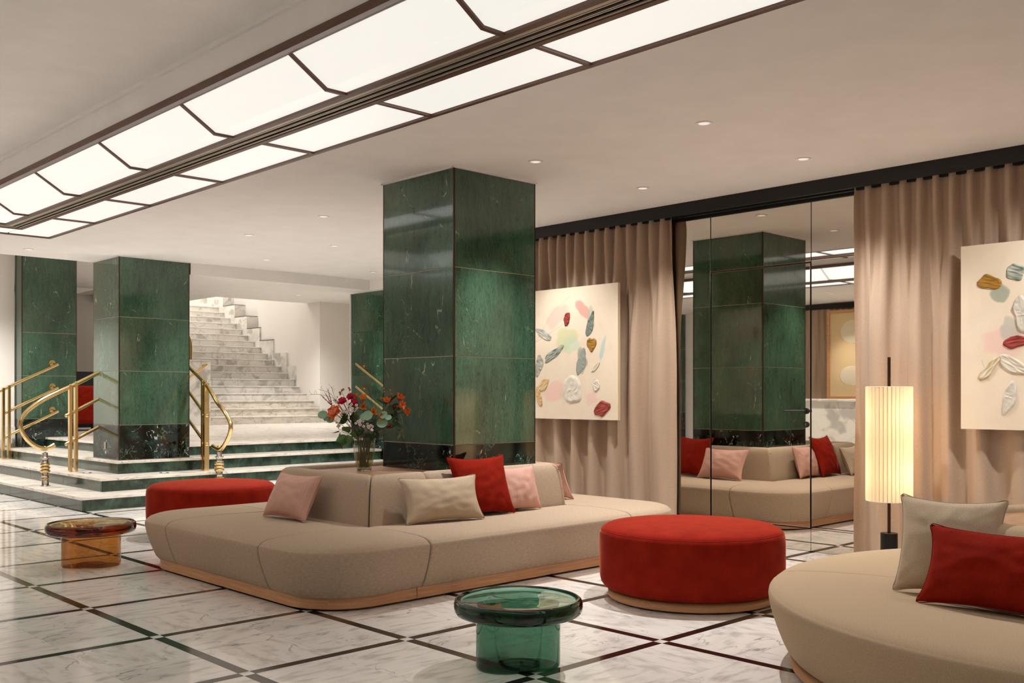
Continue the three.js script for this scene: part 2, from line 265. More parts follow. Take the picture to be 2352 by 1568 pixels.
// ---------------------------------------------------------------- entrance steps wrapping the corner
{
  const o = struct('floor_steps');
  const lev = [[4.33, -11.64, 0, L1], [4.74, -12.12, L1, L2], [5.14, -12.62, L2, L3], [5.74, -13.10, L3, L4]], XE = 9.28, ZE = -17.2;
  lev.forEach(([x, z, ya, yb], k) => {
    const zEnd = k < 3 ? ZE : -24, T = 0.035, nose = 0.018, nx = lev[k + 1] ? lev[k + 1][0] : x + 0.5, nz = lev[k + 1] ? lev[k + 1][1] : z - 0.5;
    const dx = nx - x + 0.03, dz = z - nz + 0.03;
    mesh('core', box(x + 0.03, k === 3 ? 14.2 : XE, ya, yb - T, k < 3 ? ZE : -21.06, z - 0.03), M.grout, o);
    // risers along the front (x direction) and the side (z direction)
    for (let a = x; a < XE - 0.05; a += 1.26) mesh('riser_panel', box(a + 0.001, Math.min(a + 1.26, XE) - 0.001, ya, yb - T, z - 0.03, z, 0.002, rr(0, 3), rr(0, 3)), M.riser, o);
    for (let b = z; b > ZE + 0.05; b -= 1.26) mesh('riser_panel', box(x, x + 0.03, ya, yb - T, Math.max(b - 1.26, ZE) + 0.001, b - (b === z ? 0.031 : 0.001), 0.002, rr(0, 3), rr(0, 3)), M.riser, o);
    // treads
    for (let a = x - nose; a < XE - 0.05; a += 1.42) mesh('tread', box(a + 0.0008, Math.min(a + 1.42, XE) - 0.0008, yb - T, yb, z - dz, z + nose, 0.004, rr(0, 2), rr(0, 2)), M.tread, o);
    for (let b = z - dz; b > ZE + 0.05; b -= 1.42) mesh('tread', box(x - nose, x + dx, yb - T, yb, Math.max(b - 1.42, ZE) + 0.0008, b - 0.0008, 0.004, rr(0, 2), rr(0, 2)), M.tread, o);
  });
  // landing paving
  for (let i = 0; i < 9; i++) for (let j = 0; j < 8; j++) mesh('landing_tile', box(6.27 + i * 0.98, 6.27 + (i + 1) * 0.98 - 0.002, L4 - 0.03, L4, -13.63 - (j + 1) * 0.93, -13.63 - j * 0.93 - 0.002, 0, rr(0, 2), rr(0, 2), true), M.tread, o);
}
for (const [x, z, l] of [[4.924, -13.07, 'small round floor uplight on the step left of the near step column'], [5.648, -12.38, 'small round floor uplight on the step in front of the near step column']]) {
  const o = thing('floor_uplight', l, 'uplight', [x, L2, z]);
  mesh('trim_ring', lathe([[0.03, 0], [0.06, 0], [0.062, 0.003], [0.058, 0.006], [0.03, 0.006]], 32), M.steel, o);
  mesh('lens', new THREE.CylinderGeometry(0.03, 0.03, 0.005, 24).translate(0, 0.0035, 0), M.bulb, o);
  const p = new THREE.SpotLight(WARM, 2.2, 0, 0.5, 0.8); p.position.set(x, L2 + 0.012, z); p.target.position.set(x + (x < 5 ? 0.12 : 0), 3, z - (x < 5 ? 0 : 0.12)); p.castShadow = true; scene.add(p, p.target);
}

// ---------------------------------------------------------------- green pilaster wall with handrails on the right of the steps
{
  const o = struct('wall_green');
  mesh('core', box(9.33, 9.5, 0, 2.98, -13.45, -11.0), M.groutDark, o);
  for (const [a, b] of [[0, 0.95], [0.95, 1.65], [1.65, 2.35], [2.35, 2.98]]) for (const [c, d] of [[-13.46, -12.25], [-12.25, -11.0]]) mesh('slab', box(9.30, 9.33, a + 0.0018, b - 0.0018, c + 0.001, d - 0.001, 0.003, rr(0, 3), rr(0, 3)), a === 0 ? M.dark : M.green, o);
  mesh('edge_trim', box(9.28, 9.5, 0.65, 2.98, -13.475, -13.46), M.white, o);
}
function wallRail(label, a, b, wallX) {
  const o = thing('wall_handrail', label, 'handrail');
  mesh('rail', rod(a, b, 0.021), M.brass, o);
  const q = new THREE.SphereGeometry(0.021, 14, 10); mesh('end_cap', q.clone().translate(...a), M.brass, o); mesh('end_cap', q.clone().translate(...b), M.brass, o);
  for (const t of [0.07, 0.6]) { const p = [lerp(a[0], b[0], t), lerp(a[1], b[1], t), lerp(a[2], b[2], t)]; mesh('bracket', merge([rod(p, [wallX - 0.004, p[1] + 0.03, p[2]], 0.009), rod([wallX - 0.008, p[1] + 0.03, p[2]], [wallX, p[1] + 0.03, p[2]], 0.035, 20)]), M.brass, o); }
}
wallRail('upper brass handrail on the green marble wall behind the flowers', [9.22, 1.834, -13.2], [9.22, 1.08, -11.67], 9.3);
wallRail('lower brass handrail on the green marble wall behind the flowers', [9.22, 1.47, -13.2], [9.22, 0.716, -11.67], 9.3);

// ---------------------------------------------------------------- brass stair rails
function newel(o, x, y, z, h) {
  const k = h / 0.46;
  mesh('newel_foot', lathe([[0, 0], [0.062, 0], [0.062, 0.008], [0.043, 0.012], [0.043, 0.09 * k], [0, 0.09 * k]], 28).translate(x, y, z), M.steel, o);
  mesh('newel_collar', lathe([[0, 0.09 * k], [0.058, 0.09 * k], [0.058, 0.10 * k], [0, 0.10 * k]], 28).translate(x, y, z), M.brass, o);
  mesh('newel_drum', lathe([[0, 0.10 * k], [0.043, 0.10 * k], [0.043, 0.175 * k], [0, 0.175 * k]], 28).translate(x, y, z), M.steel, o);
  for (let i = 0; i < 3; i++) mesh('newel_ring', new THREE.TorusGeometry(0.044, 0.019 * k, 12, 30).rotateX(Math.PI / 2).translate(x, y + (0.195 + i * 0.042) * k, z), M.brass, o);
  mesh('newel_shaft', lathe([[0, 0.30 * k], [0.056, 0.30 * k], [0.056, 0.31 * k], [0.04, 0.315 * k], [0.04, 0.36 * k], [0.056, 0.36 * k], [0.056, 0.372 * k], [0.034, 0.376 * k], [0.034, 0.43 * k], [0.012, 0.434 * k], [0.012, h - 0.02], [0, h - 0.02]], 28).translate(x, y, z), M.steel, o);
  mesh('newel_ball', new THREE.SphereGeometry(0.022, 16, 12).translate(x, y + h + 0.035, z), M.brass, o);
}
function postPair(o, P, y0, y1, wide) { for (const s of [-1, 1]) { const [x, z] = P(s * 0.036); mesh('post', box(x - (wide ? 0.05 : 0.018), x + (wide ? 0.012 : 0.018), y0, y1, z - 0.018, z + 0.018, 0.004), M.brass, o); } }
{
  const o = thing('stair_rail', 'brass stair rail with a curled end left of the near step column', 'handrail'), Z = -13.40;
  mesh('top_rail', tube([[5.21, 1.64, Z], [5.0, 1.533, Z], [4.869, 1.465, Z], [4.70, 1.385, Z], [4.525, 1.295, Z], [4.40, 1.215, Z], [4.28, 1.11, Z], [4.222, 1.0, Z], [4.235, 0.89, Z], [4.29, 0.785, Z], [4.365, 0.71, Z], [4.44, 0.665, Z], [4.519, 0.648, Z], [4.58, 0.662, Z], [4.635, 0.692, Z]], 0.027, 90, 14), M.brass, o);
  mesh('mid_rail', merge([rod([4.785, 1.070, Z], [5.2, 1.287, Z], 0.022), new THREE.SphereGeometry(0.024, 12, 10).translate(4.785, 1.07, Z)]), M.brass, o);
  mesh('low_rail', merge([rod([4.785, 0.695, Z], [5.2, 0.912, Z], 0.022), new THREE.SphereGeometry(0.024, 12, 10).translate(4.785, 0.695, Z)]), M.brass, o);
  for (const s of [-1, 1]) mesh('post', box(4.869 + s * 0.036 - 0.018, 4.869 + s * 0.036 + 0.018, L2, 1.465 + s * 0.018 + 0.02, Z - 0.035, Z + 0.035, 0.004), M.brass, o);
  for (const s of [-1, 1]) mesh('rail_collar', new THREE.TorusGeometry(0.029, 0.007, 8, 20).rotateY(Math.PI / 2).translate(4.869 + s * 0.036, 1.465 + s * 0.018, Z), M.brass, o);
  newel(o, 4.519, L1, Z, 0.46);
}
{
  const o = thing('stair_rail', 'brass stair rail with wall flanges in front of the far left column', 'handrail'), Z = -16.75;
  for (const [n, y] of [['top_rail', 1.825], ['mid_rail', 1.443], ['low_rail', 1.061]]) {
    const xl = n === 'top_rail' ? 4.45 : 5.01, k = 0.495;
    mesh(n, rod([xl, y - (5.825 - xl) * k, Z], [5.85, y + 0.012, Z], 0.024), M.brass, o);
    mesh('flange', merge([rod([5.82, y + 0.035, -16.92], [5.82, y, Z], 0.014), rod([5.82, y + 0.035, -16.945], [5.82, y + 0.035, -16.925], 0.05, 24)]), M.brass, o);
  }
  for (const s of [-1, 1]) mesh('post', box(5.061 + s * 0.042 - 0.02, 5.061 + s * 0.042 + 0.02, L2, 1.45 + s * 0.02 + 0.02, Z - 0.035, Z + 0.035, 0.004), M.brass, o);
}
{
  const o = thing('stair_rail', 'brass stair rail with a curled end right of the near step column', 'handrail'), X = 6.215, k = 6.215 / 6.35, q = (y, z) => [X, 1.35 + (y - 1.35) * k, z * k];
  mesh('top_rail', tube([q(1.90, -13.5), q(1.684, -13.03), q(1.499, -12.655), q(1.36, -12.45), q(1.234, -12.295), q(1.15, -12.15), q(1.064, -12.031), q(0.951, -11.937), q(0.85, -11.95), q(0.748, -12.031), q(0.66, -12.13), q(0.614, -12.222), q(0.625, -12.33), q(0.652, -12.43)], 0.027, 90, 14), M.brass, o);
  mesh('mid_rail', rod(q(1.55, -13.4), q(1.06, -12.62), 0.022), M.brass, o);
  mesh('low_rail', rod(q(1.15, -13.4), q(0.67, -12.62), 0.022), M.brass, o);
  for (const s of [-1, 1]) mesh('post', box(X - 0.035, X + 0.035, L2, 1.35 + 0.17 * k - s * 0.02, -12.655 * k + s * 0.036 - 0.018, -12.655 * k + s * 0.036 + 0.018, 0.004), M.brass, o);
  for (const y of [1.06, 0.67]) mesh('rail_stud', new THREE.SphereGeometry(0.026, 14, 10).translate(X + 0.0, 1.35 + (y - 1.35) * k, -12.60 * k), M.brass, o);
  newel(o, X, L1, -12.25 * k, 0.46);
}

// ---------------------------------------------------------------- white marble staircase
{
  const o = struct('floor_staircase'), rho = 0.1815, t = 0.351, Z1 = -21.084, XR = 13.99;
  for (let n = 1; n <= 18; n++) {
    const z = Z1 - t * (n - 1), y = L4 + rho * n, xl = n <= 2 ? 9.6 : 10.72, xr = n === 1 ? 14.6 : n === 2 ? 13.82 : XR;
    const parts = n <= 3 ? 6 : 2, w = (xr - xl) / parts;
    for (let k = 0; k < parts; k++) mesh('riser_slab', box(xl + k * w + 0.0015, xl + (k + 1) * w - 0.0015, y - rho, y - 0.03, z - 0.03, z, 0.002, rr(0, 2), rr(0, 2)), n <= 3 ? M.tread : M.calacatta, o);
    mesh('tread', box(xl, xr, y - 0.03, y, z - t - 0.03, z + 0.03, 0.008, rr(0, 2), rr(0, 2)), n <= 3 ? M.tread : M.calacatta, o);
    mesh('core', box(xl, xr, L4, y - 0.03, z - t, z - 0.03), M.grout, o);
  }
  mesh('upper_landing', box(9.6, 17, 3.6, L4 + rho * 18, -31, Z1 - t * 18, 0, 0.5, 0.3), M.tread, o);
  mesh('upper_dado', box(9.6, 13.4, 3.9, 4.75, -29.6, -29.55, 0, 0.5, 0.1), M.calacatta, o);
  // stepped marble parapet on the right: a block for every two treads
  const dn = 0;
  for (let k = 0; k < 9; k++) {
    const n = 3.2 + 2 * k, z = Z1 - t * (n - 1), top = L4 + rho * n + 0.52, deep = k >= 4;
    const b = mesh('parapet_block', box(XR, XR + (deep ? 0.34 : 0.05), L4, top - 0.014, z - 2 * t + 0.002, z - 0.002, 0.003, rr(0, 2), rr(0, 2)), M.calacatta, o);
    if (k >= 3 && k < 8) mesh('coping', box(XR - 0.004, XR + (deep ? 0.345 : 0.055), top - 0.014, top, z - 2 * t, z, 0.002), M.blackMetal, b);
  }
  wall('wall_stair', [box(XR + 0.34, XR + 0.6, 0.6, 9, -31, Z1 - 0.9 - 8 * t), box(XR + 0.05, XR + 0.6, 0.6, 9, Z1 - 0.9 - 8 * t, -22.1), box(9.4, 17, 3.5, 9, -31.2, -31), box(9.2, 9.4, 3.5, 9, -31, -22), box(9.4, 16, 3.9, 9, -22.0, -21.9), box(9.2, 17, 9, 9.2, -31.2, -21.9)], M.white);
  wall('wall_landing', [box(13.9, 16, 0.6, 3.7, -22.6, -21.5), box(16, 16.2, 0.6, 3.7, -22, -13)], M.white);
  wall('baseboard_landing', [box(13.895, 16, L4 + 0.18, 0.98, -21.5, -21.48, 0, 0.2, 0.1), box(13.99, 14.6, L4 + 0.36, 1.15, -22.1, -22.08, 0, 0.5, 0.6)], M.calacatta);
  // pedestal wall on the left
  const p = thing('stair_pedestal', 'white veined marble pedestal block at the left foot of the staircase', 'pedestal');
  mesh('block', box(10.0, 10.70, L4, 2.10, -22.6, -21.05, 0.006, 0.3, 1.1), M.calacatta, p);
  mesh('cap', box(9.98, 10.72, 2.10, 2.125, -22.6, -21.03, 0.004, 0.1, 0.4), M.calacatta, p);
  const h = thing('stair_handrail', 'pair of arched brass rails on top of the marble stair pedestal', 'handrail');
  for (const [x, w, yy] of [[10.12, 0.22, 2.78], [10.02, 0.14, 2.6]]) mesh('rail_arch', tube([[x + w, 2.125, -21.3], [x + w, yy - 0.3, -21.3], [x + w - 0.06, yy - 0.1, -21.3], [x + w * 0.3, yy, -21.3], [x - 0.5, yy + 0.25, -21.3]], 0.03, 40, 12), M.brass, h);
  const f = thing('stair_handrail', 'slanting brass rail fixed to the front of the marble stair pedestal', 'handrail');
  mesh('rail', rod([9.9, 1.55, -20.95], [10.56, 2.02, -20.95], 0.03), M.brass, f);
  mesh('bracket', rod([10.5, 2.0, -21.05], [10.5, 2.0, -20.95], 0.02), M.brass, f);
}
// far corner beyond the columns
{
  const o = thing('armchair', 'dark red velvet armchair glimpsed between the two step columns', 'armchair', [7.25, L4, -19.3]);
  mesh('back', new RoundedBoxGeometry(0.9, 0.72, 0.2, 4, 0.08).translate(0, 0.50, 0), M.velvet, o);
  mesh('seat', new RoundedBoxGeometry(0.9, 0.3, 0.7, 4, 0.08).translate(0, 0.29, -0.4), M.velvet, o);
  for (const [x, z] of [[-0.38, -0.02], [0.38, -0.02], [-0.38, -0.68], [0.38, -0.68]]) mesh('leg', box(x - 0.02, x + 0.02, 0, 0.16, z - 0.02, z + 0.02), M.blackMetal, o);
  const c = thing('cabinet', 'black cabinet with pale shelf edges behind the red armchair', 'cabinet', [7.9, L4, -21.6]);
  mesh('body', new RoundedBoxGeometry(1.8, 1.18, 0.4, 2, 0.01).translate(0, 0.59, 0), M.black, c);
  for (const [x, w] of [[-0.72, 0.05], [-0.6, 0.03], [-0.5, 0.12]]) mesh('shelf_edge', box(x, x + w, 0.85, 1.1, 0.2, 0.215), M.alu, c);
  const s = wall('ceiling_stair_soffit', [(() => { const sh = new THREE.Shape([new THREE.Vector2(4.9, 2.55), new THREE.Vector2(10.3, 4.2), new THREE.Vector2(10.3, 4.5), new THREE.Vector2(4.9, 2.85)]); const g = new THREE.ExtrudeGeometry(sh, { depth: 1.6, bevelEnabled: false }); g.translate(0, 0, -23.9); return uvBox(g); })()], M.white);
}

// ---------------------------------------------------------------- ceiling light ring
{
  const o = thing('ceiling_light', 'long illuminated ceiling light ring with walnut frames and slotted vents', 'ceiling light');
  const map = { right: (a, s, y) => [RX1 - a, y, s], left: (a, s, y) => [RX0 + a, y, s], far: (a, s, y) => [s, y, RZ0 + a], near: (a, s, y) => [s, y, RZ1 - a] };
  const slab = (P, sect, s0, s1, th) => {   // sect: [[offset, y], ...] ; s0(a), s1(a) ends
    const q = [], n = sect.length;
    for (const s of [s0, s1]) for (const [a, y] of sect) q.push(P(a, s(a), y));
    for (const s of [s0, s1]) for (const [a, y] of sect) q.push(P(a, s(a), y + th));
    const idx = [], quad = (a, b, c, d) => idx.push(a, b, c, a, c, d);
    for (let i = 0; i < n - 1; i++) { quad(i, i + 1, n + i + 1, n + i); quad(2 * n + i, 3 * n + i, 3 * n + i + 1, 2 * n + i + 1); quad(i, 2 * n + i, 2 * n + i + 1, i + 1); quad(n + i, n + i + 1, 3 * n + i + 1, 3 * n + i); }
    quad(0, n, 3 * n, 2 * n); quad(n - 1, 3 * n - 1, 4 * n - 1, 2 * n - 1);
    const g = new THREE.BufferGeometry(); g.setAttribute('position', new THREE.Float32BufferAttribute(q.flat(), 3)); g.setIndex(idx); const f = g.toNonIndexed(); f.computeVertexNormals(); return uvBox(f);
  };
  const K = c => () => c, yP = HC + 0.012, yF = HC - 0.004, slope = [[0.680, yP], [0.817, yP], [1.07, HC + 0.172]];
  const zs = [-11.92, -10.546, -9.19, -7.759, -6.352, -4.971, -3.6, -2.21, -0.82, 0.57, 2.0], xs = [0.305, 1.25, 2.19, 3.13, 4.075];
  for (const side of ['right', 'left', 'far', 'near']) {
    const P = map[side], long = side === 'right' || side === 'left', e = long ? zs : xs, lo = e[0], hi = e[e.length - 1], m0 = a => lo + a, m1 = a => hi - a;
    const outer0 = long ? K(lo + 0.03) : K(RX0 + 0.47), outer1 = long ? K(hi - 0.03) : K(RX1 - 0.47);
    const cut = (list, f0, f1) => { const b = [f0, ...list.map(K), f1], r = []; for (let i = 0; i < b.length - 1; i++) r.push([b[i], b[i + 1]]); return r; };
    const inner = e.slice(1, -1).filter(v => v > lo + 1.12 && v < hi - 1.12), mids = long ? e.slice(1, -1) : [2.19];
    for (const [a, b] of cut(mids, outer0, outer1)) mesh('outer_panel', slab(P, [[0.03, yP], [0.45, yP]], a, b, 0.008), M.panel, o);
    for (const [a, b] of cut(inner, m0, m1)) mesh('inner_panel', slab(P, slope, a, b, 0.008), M.panel, o);
    const bar = (name, a0, a1, y0, y1, mat, f0 = m0, f1 = m1) => mesh(name, slab(P, [[a0, y0], [a1, y0]], f0, f1, y1 - y0), mat, o);
    bar('frame_rail', 0.0, 0.032, yF, HC + 0.03, M.walnut); bar('frame_rail', 0.445, 0.485, yF, HC + 0.03, M.walnut); bar('frame_rail', 0.640, 0.685, yF, HC + 0.03, M.walnut);
    mesh('vent_tray', slab(P, [[0.485, HC + 0.02], [0.640, HC + 0.02]], m0, m1, 0.01), M.slot, o);
    for (const [a, b] of [[0.485, 0.503], [0.532, 0.541], [0.548, 0.557], [0.586, 0.596], [0.603, 0.640]]) bar('vent_blade', a, b, HC + 0.002, HC + 0.008, M.alu);
    // dividers follow the bend
    for (const v of mids) mesh('divider', slab(P, [[0.03, yF], [0.446, yF]], K(v - 0.014), K(v + 0.014), 0.03), M.walnut, o);
    for (const v of inner) mesh('divider', slab(P, [[0.68, yF], [0.817, yF], [1.075, HC + 0.16]], K(v - 0.014), K(v + 0.014), 0.03), M.walnut, o);
    mesh('rim', slab(P, [[1.062, HC + 0.155], [1.125, HC + 0.150]], m0, m1, 0.05), M.walnut, o);
    mesh('light_box', slab(P, [[-0.0, HC + 0.24], [1.0, HC + 0.24]], m0, m1, 0.01), M.black, o);
  }
}

// ---------------------------------------------------------------- recessed downlights
const K2 = 1.0229, dl = [
  [5.331, -3.758, 'round recessed downlight nearest the camera above the right ottoman'], [5.295, -5.256, 'round recessed downlight in front of the large green column top'], [6.673, -3.817, 'round recessed downlight near the black curtain rail at right'],
  [6.634, -5.303, 'round recessed downlight between the large column and the black curtain rail'], [5.424, -8.325, 'round recessed downlight just left of the large green column'], [5.471, -9.873, 'round recessed downlight further left of the large column on the same row'],
  [6.591, -9.886, 'round recessed downlight low beside the left edge of the large column'], [6.637, -11.523, 'round recessed downlight above the foot of the entrance steps'], [8.4, -11.615, 'round recessed downlight above the green wall handrails'], [4.086, -12.682, 'round recessed downlight above the far left column']];
const dlHidden = [[5.38, -0.6], [6.7, -0.7], [-0.9, -2.2], [-0.9, -4.4], [-0.9, -6.6], [-0.9, -8.8], [-0.9, -11.0], [-0.55, -7.5], [-0.55, -8.7], [-0.55, -9.9], [-1.9, -8.0], [-1.9, -9.2], [0.6, -12.9], [2.4, -12.9], [-1.2, -12.9]];
function downlight(x, z, label, group, power, aim = [x, 0, z], cone = 0.70) {
  const o = thing('ceiling_downlight', label, 'downlight', [x, HC, z], 0, group);
  mesh('trim_ring', lathe([[0.036, -0.001], [0.040, -0.006], [0.056, -0.005], [0.058, 0], [0.036, 0]], 36), M.white, o);
  mesh('lamp', new THREE.CylinderGeometry(0.036, 0.036, 0.003, 28).translate(0, -0.0017, 0), M.bulb, o);
  const s = new THREE.SpotLight(WARM, power, 0, cone, 0.6); s.position.set(x, HC - 0.012, z); s.target.position.set(...aim); s.castShadow = true; s.shadow.radius = 1.2; scene.add(s, s.target);
}
for (const [x, z, l] of dl) downlight(x * K2, z * K2, l, 'recessed lobby downlights', SPOT * (z < -8 ? 1.5 : z > -4 && x < 6 ? 1.9 : z > -6 && x < 6 ? 1.5 : 1), x > 6.5 && z > -6 ? [7.2, 0, z * K2] : z > -4 ? [4.9, 0, -2.7] : undefined, x > 6.5 && z > -6 ? 0.95 : z > -4 ? 0.8 : z < -8 ? 0.95 : 0.7);
for (const [x, z] of dlHidden) downlight(x, z, 'small round recessed downlight in the ceiling outside the view', 'downlights outside the view', SPOT * (x === -0.55 ? 1.5 : 0.8), x === -0.55 ? [-1.15, 0.5, z] : undefined);
downlight(6.50, -7.15, 'recessed downlight behind the large column aimed at the left painting', 'picture downlights', SPOT * 0.75, [7.55, 1.2, -6.75], 0.7);
downlight(6.35, -1.35, 'recessed downlight outside the view aimed at the right painting', 'picture downlights', SPOT * 1.2, [7.55, 1.2, -2.5], 0.7);
for (const [x, z] of [[7.6, -16.2], [10.4, -16.2], [7.6, -18.2], [10.6, -18.2], [13.2, -18.2], [4.2, -15.6], [9.0, -20.2], [12.6, -20.4]]) {
  const o = thing('ceiling_downlight', 'recessed downlight in the hidden landing ceiling', 'downlight', [x, 3.69, z], 0, 'landing downlights');
  mesh('trim_ring', lathe([[0.05, -0.001], [0.055, -0.006], [0.07, -0.005], [0.072, 0], [0.05, 0]], 30), M.white, o);
  mesh('lamp', new THREE.CylinderGeometry(0.05, 0.05, 0.003, 24).translate(0, -0.0017, 0), M.bulb, o);
  const s = new THREE.SpotLight(WARM, x < 5 ? 55 : x > 12 ? 24 : 11, 0, 1.1, 0.8); s.position.set(x, 3.67, z); s.target.position.set(x, 0, z); s.castShadow = true; scene.add(s, s.target);
}
{ // lamp panel high in the stairwell
  const o = thing('stairwell_light', 'large square light panel high in the stairwell out of view', 'ceiling light', [12.4, 8.9, -26.5]);
  mesh('diffuser', new RoundedBoxGeometry(2.4, 0.05, 5, 2, 0.02), M.panel, o);
  mesh('frame', merge([box(-1.25, -1.2, -0.04, 0.04, -2.55, 2.55), box(1.2, 1.25, -0.04, 0.04, -2.55, 2.55), box(-1.2, 1.2, -0.04, 0.04, -2.55, -2.5), box(-1.2, 1.2, -0.04, 0.04, 2.5, 2.55)]), M.walnut, o);
  areaLight(2.3, 4.8, 9.5, [12.4, 8.86, -26.5], [12.4, 0, -26.5]);
}
// ---------------------------------------------------------------- upholstery
function outward(geo, c) {          // make faces point away from c
  const p = geo.attributes.position, ix = geo.index, a = V(), b = V(), d = V(), n = V(); let s = 0;
  for (let i = 0; i < ix.count; i += 3) { a.fromBufferAttribute(p, ix.getX(i)); b.fromBufferAttribute(p, ix.getX(i + 1)); d.fromBufferAttribute(p, ix.getX(i + 2)); n.copy(b).sub(a).cross(d.clone().sub(a)); a.sub(c); s += n.dot(a); }
  if (s < 0) { for (let i = 0; i < ix.count; i += 3) { const t = ix.getX(i); ix.setX(i, ix.getX(i + 1)); ix.setX(i + 1, t); } geo.computeVertexNormals(); }
  return geo;
}
const dip = (d, w, h) => d >= w ? 0 : h * (1 - Math.sqrt(Math.max(0, 1 - (1 - d / w) ** 2)));
const groove = (d, w = 0.024, h = 0.014) => dip(d, w, h) + (w > 0.01 ? dip(d, 0.007, 0.055) : 0);
// side-and-top section of a seat: [inset, height, sideways share, upward share]
const SEAT = [[0.100, 0.088, 1, 0], [0.084, 0.105, 1, 0], [0.066, 0.140, 1, 0], [0.046, 0.19, 1, 0], [0.028, 0.24, 1, 0], [0.013, 0.29, 1, 0], [0.004, 0.33, 1, 0.1], [0.001, 0.355, 1, 0.3], [0.004, 0.374, 0.9, 0.5], [0.009, 0.382, 0.8, 0.6], [0.014, 0.384, 0.7, 0.7], [0.018, 0.389, 0.6, 0.8], [0.034, 0.402, 0.4, 0.9], [0.07, 0.414, 0.1, 1], [0.14, 0.422, 0, 1], [0.30, 0.427, 0, 1], [0.48, 0.427, 0, 1], [9, 0.42, 0, 1]];
const ends = (len, mid) => { const e = [0, 0.0012, 0.0025, 0.0045, 0.007, 0.010, 0.013, 0.018, 0.025, 0.034]; const q = e.map(v => v / len), m = mid ? [0.5 - 0.006 / len, 0.5 - 0.002 / len, 0.5, 0.5 + 0.002 / len, 0.5 + 0.006 / len] : [], n = Math.max(8, Math.round(len / 0.05)); return [...new Set([...q, ...q.map(v => 1 - v), ...m, ...lin(0.05 / len, 1 - 0.05 / len, n)])].sort((a, b) => a - b); };
function seat(outer, inner, len, mid) {
  const g = gridGeo(ends(len, mid), lin(0, SEAT.length - 1, SEAT.length - 1), (s, k) => {
    const [e0, y0, a, b] = SEAT[k], o = outer(s), i = inner(s), W = Math.hypot(i[0] - o[0], i[1] - o[1]), dx = (i[0] - o[0]) / W, dz = (i[1] - o[1]) / W;
    let gv = groove(Math.min(s, 1 - s) * len); if (mid) gv += groove(Math.abs(s - 0.5) * len, 0.006, 0.003) * (k < 11 ? 1 : 0);
    const e = Math.min(e0 + a * gv, W), y = y0 - b * gv;
    return [o[0] + dx * e, y, o[1] + dz * e, s * len, e + y];
  });
  return g;
}
const BACK = [[0.0, 0.40, 1, 0], [0.004, 0.46, 1, 0], [0.012, 0.54, 1, 0], [0.024, 0.62, 1, 0], [0.036, 0.68, 1, 0], [0.048, 0.72, 1, 0.2], [0.066, 0.75, 0.7, 0.7], [0.09, 0.768, 0.3, 1], [0.115, 0.772, 0, 1], [0.14, 0.765, 0.3, 1], [0.158, 0.748, 0.7, 0.6], [0.165, 0.72, 1, 0], [0.165, 0.70, 1, 0]];
function backrest(P, s0, s1, c0, c1, k = 1, off = 0) {       // P(inset, s) ; c0/c1: mitred ends
  const len = s1 - s0;
  return gridGeo(ends(len), lin(0, BACK.length - 1, BACK.length - 1), (s, q) => {
    const [e0, y, a, b] = BACK[q], gv = groove(Math.min(s, 1 - s) * len, 0.05, 0.030), e = off + e0 * k + (q < 8 ? 1 : -1) * a * gv, S0 = s0 + (c0 ? e - off : 0), S1 = s1 - (c1 ? e - off : 0), t = lerp(S0, S1, s), p = P(e, t);
    return [p[0], y - b * gv, p[1], t, y + e];
  });
}
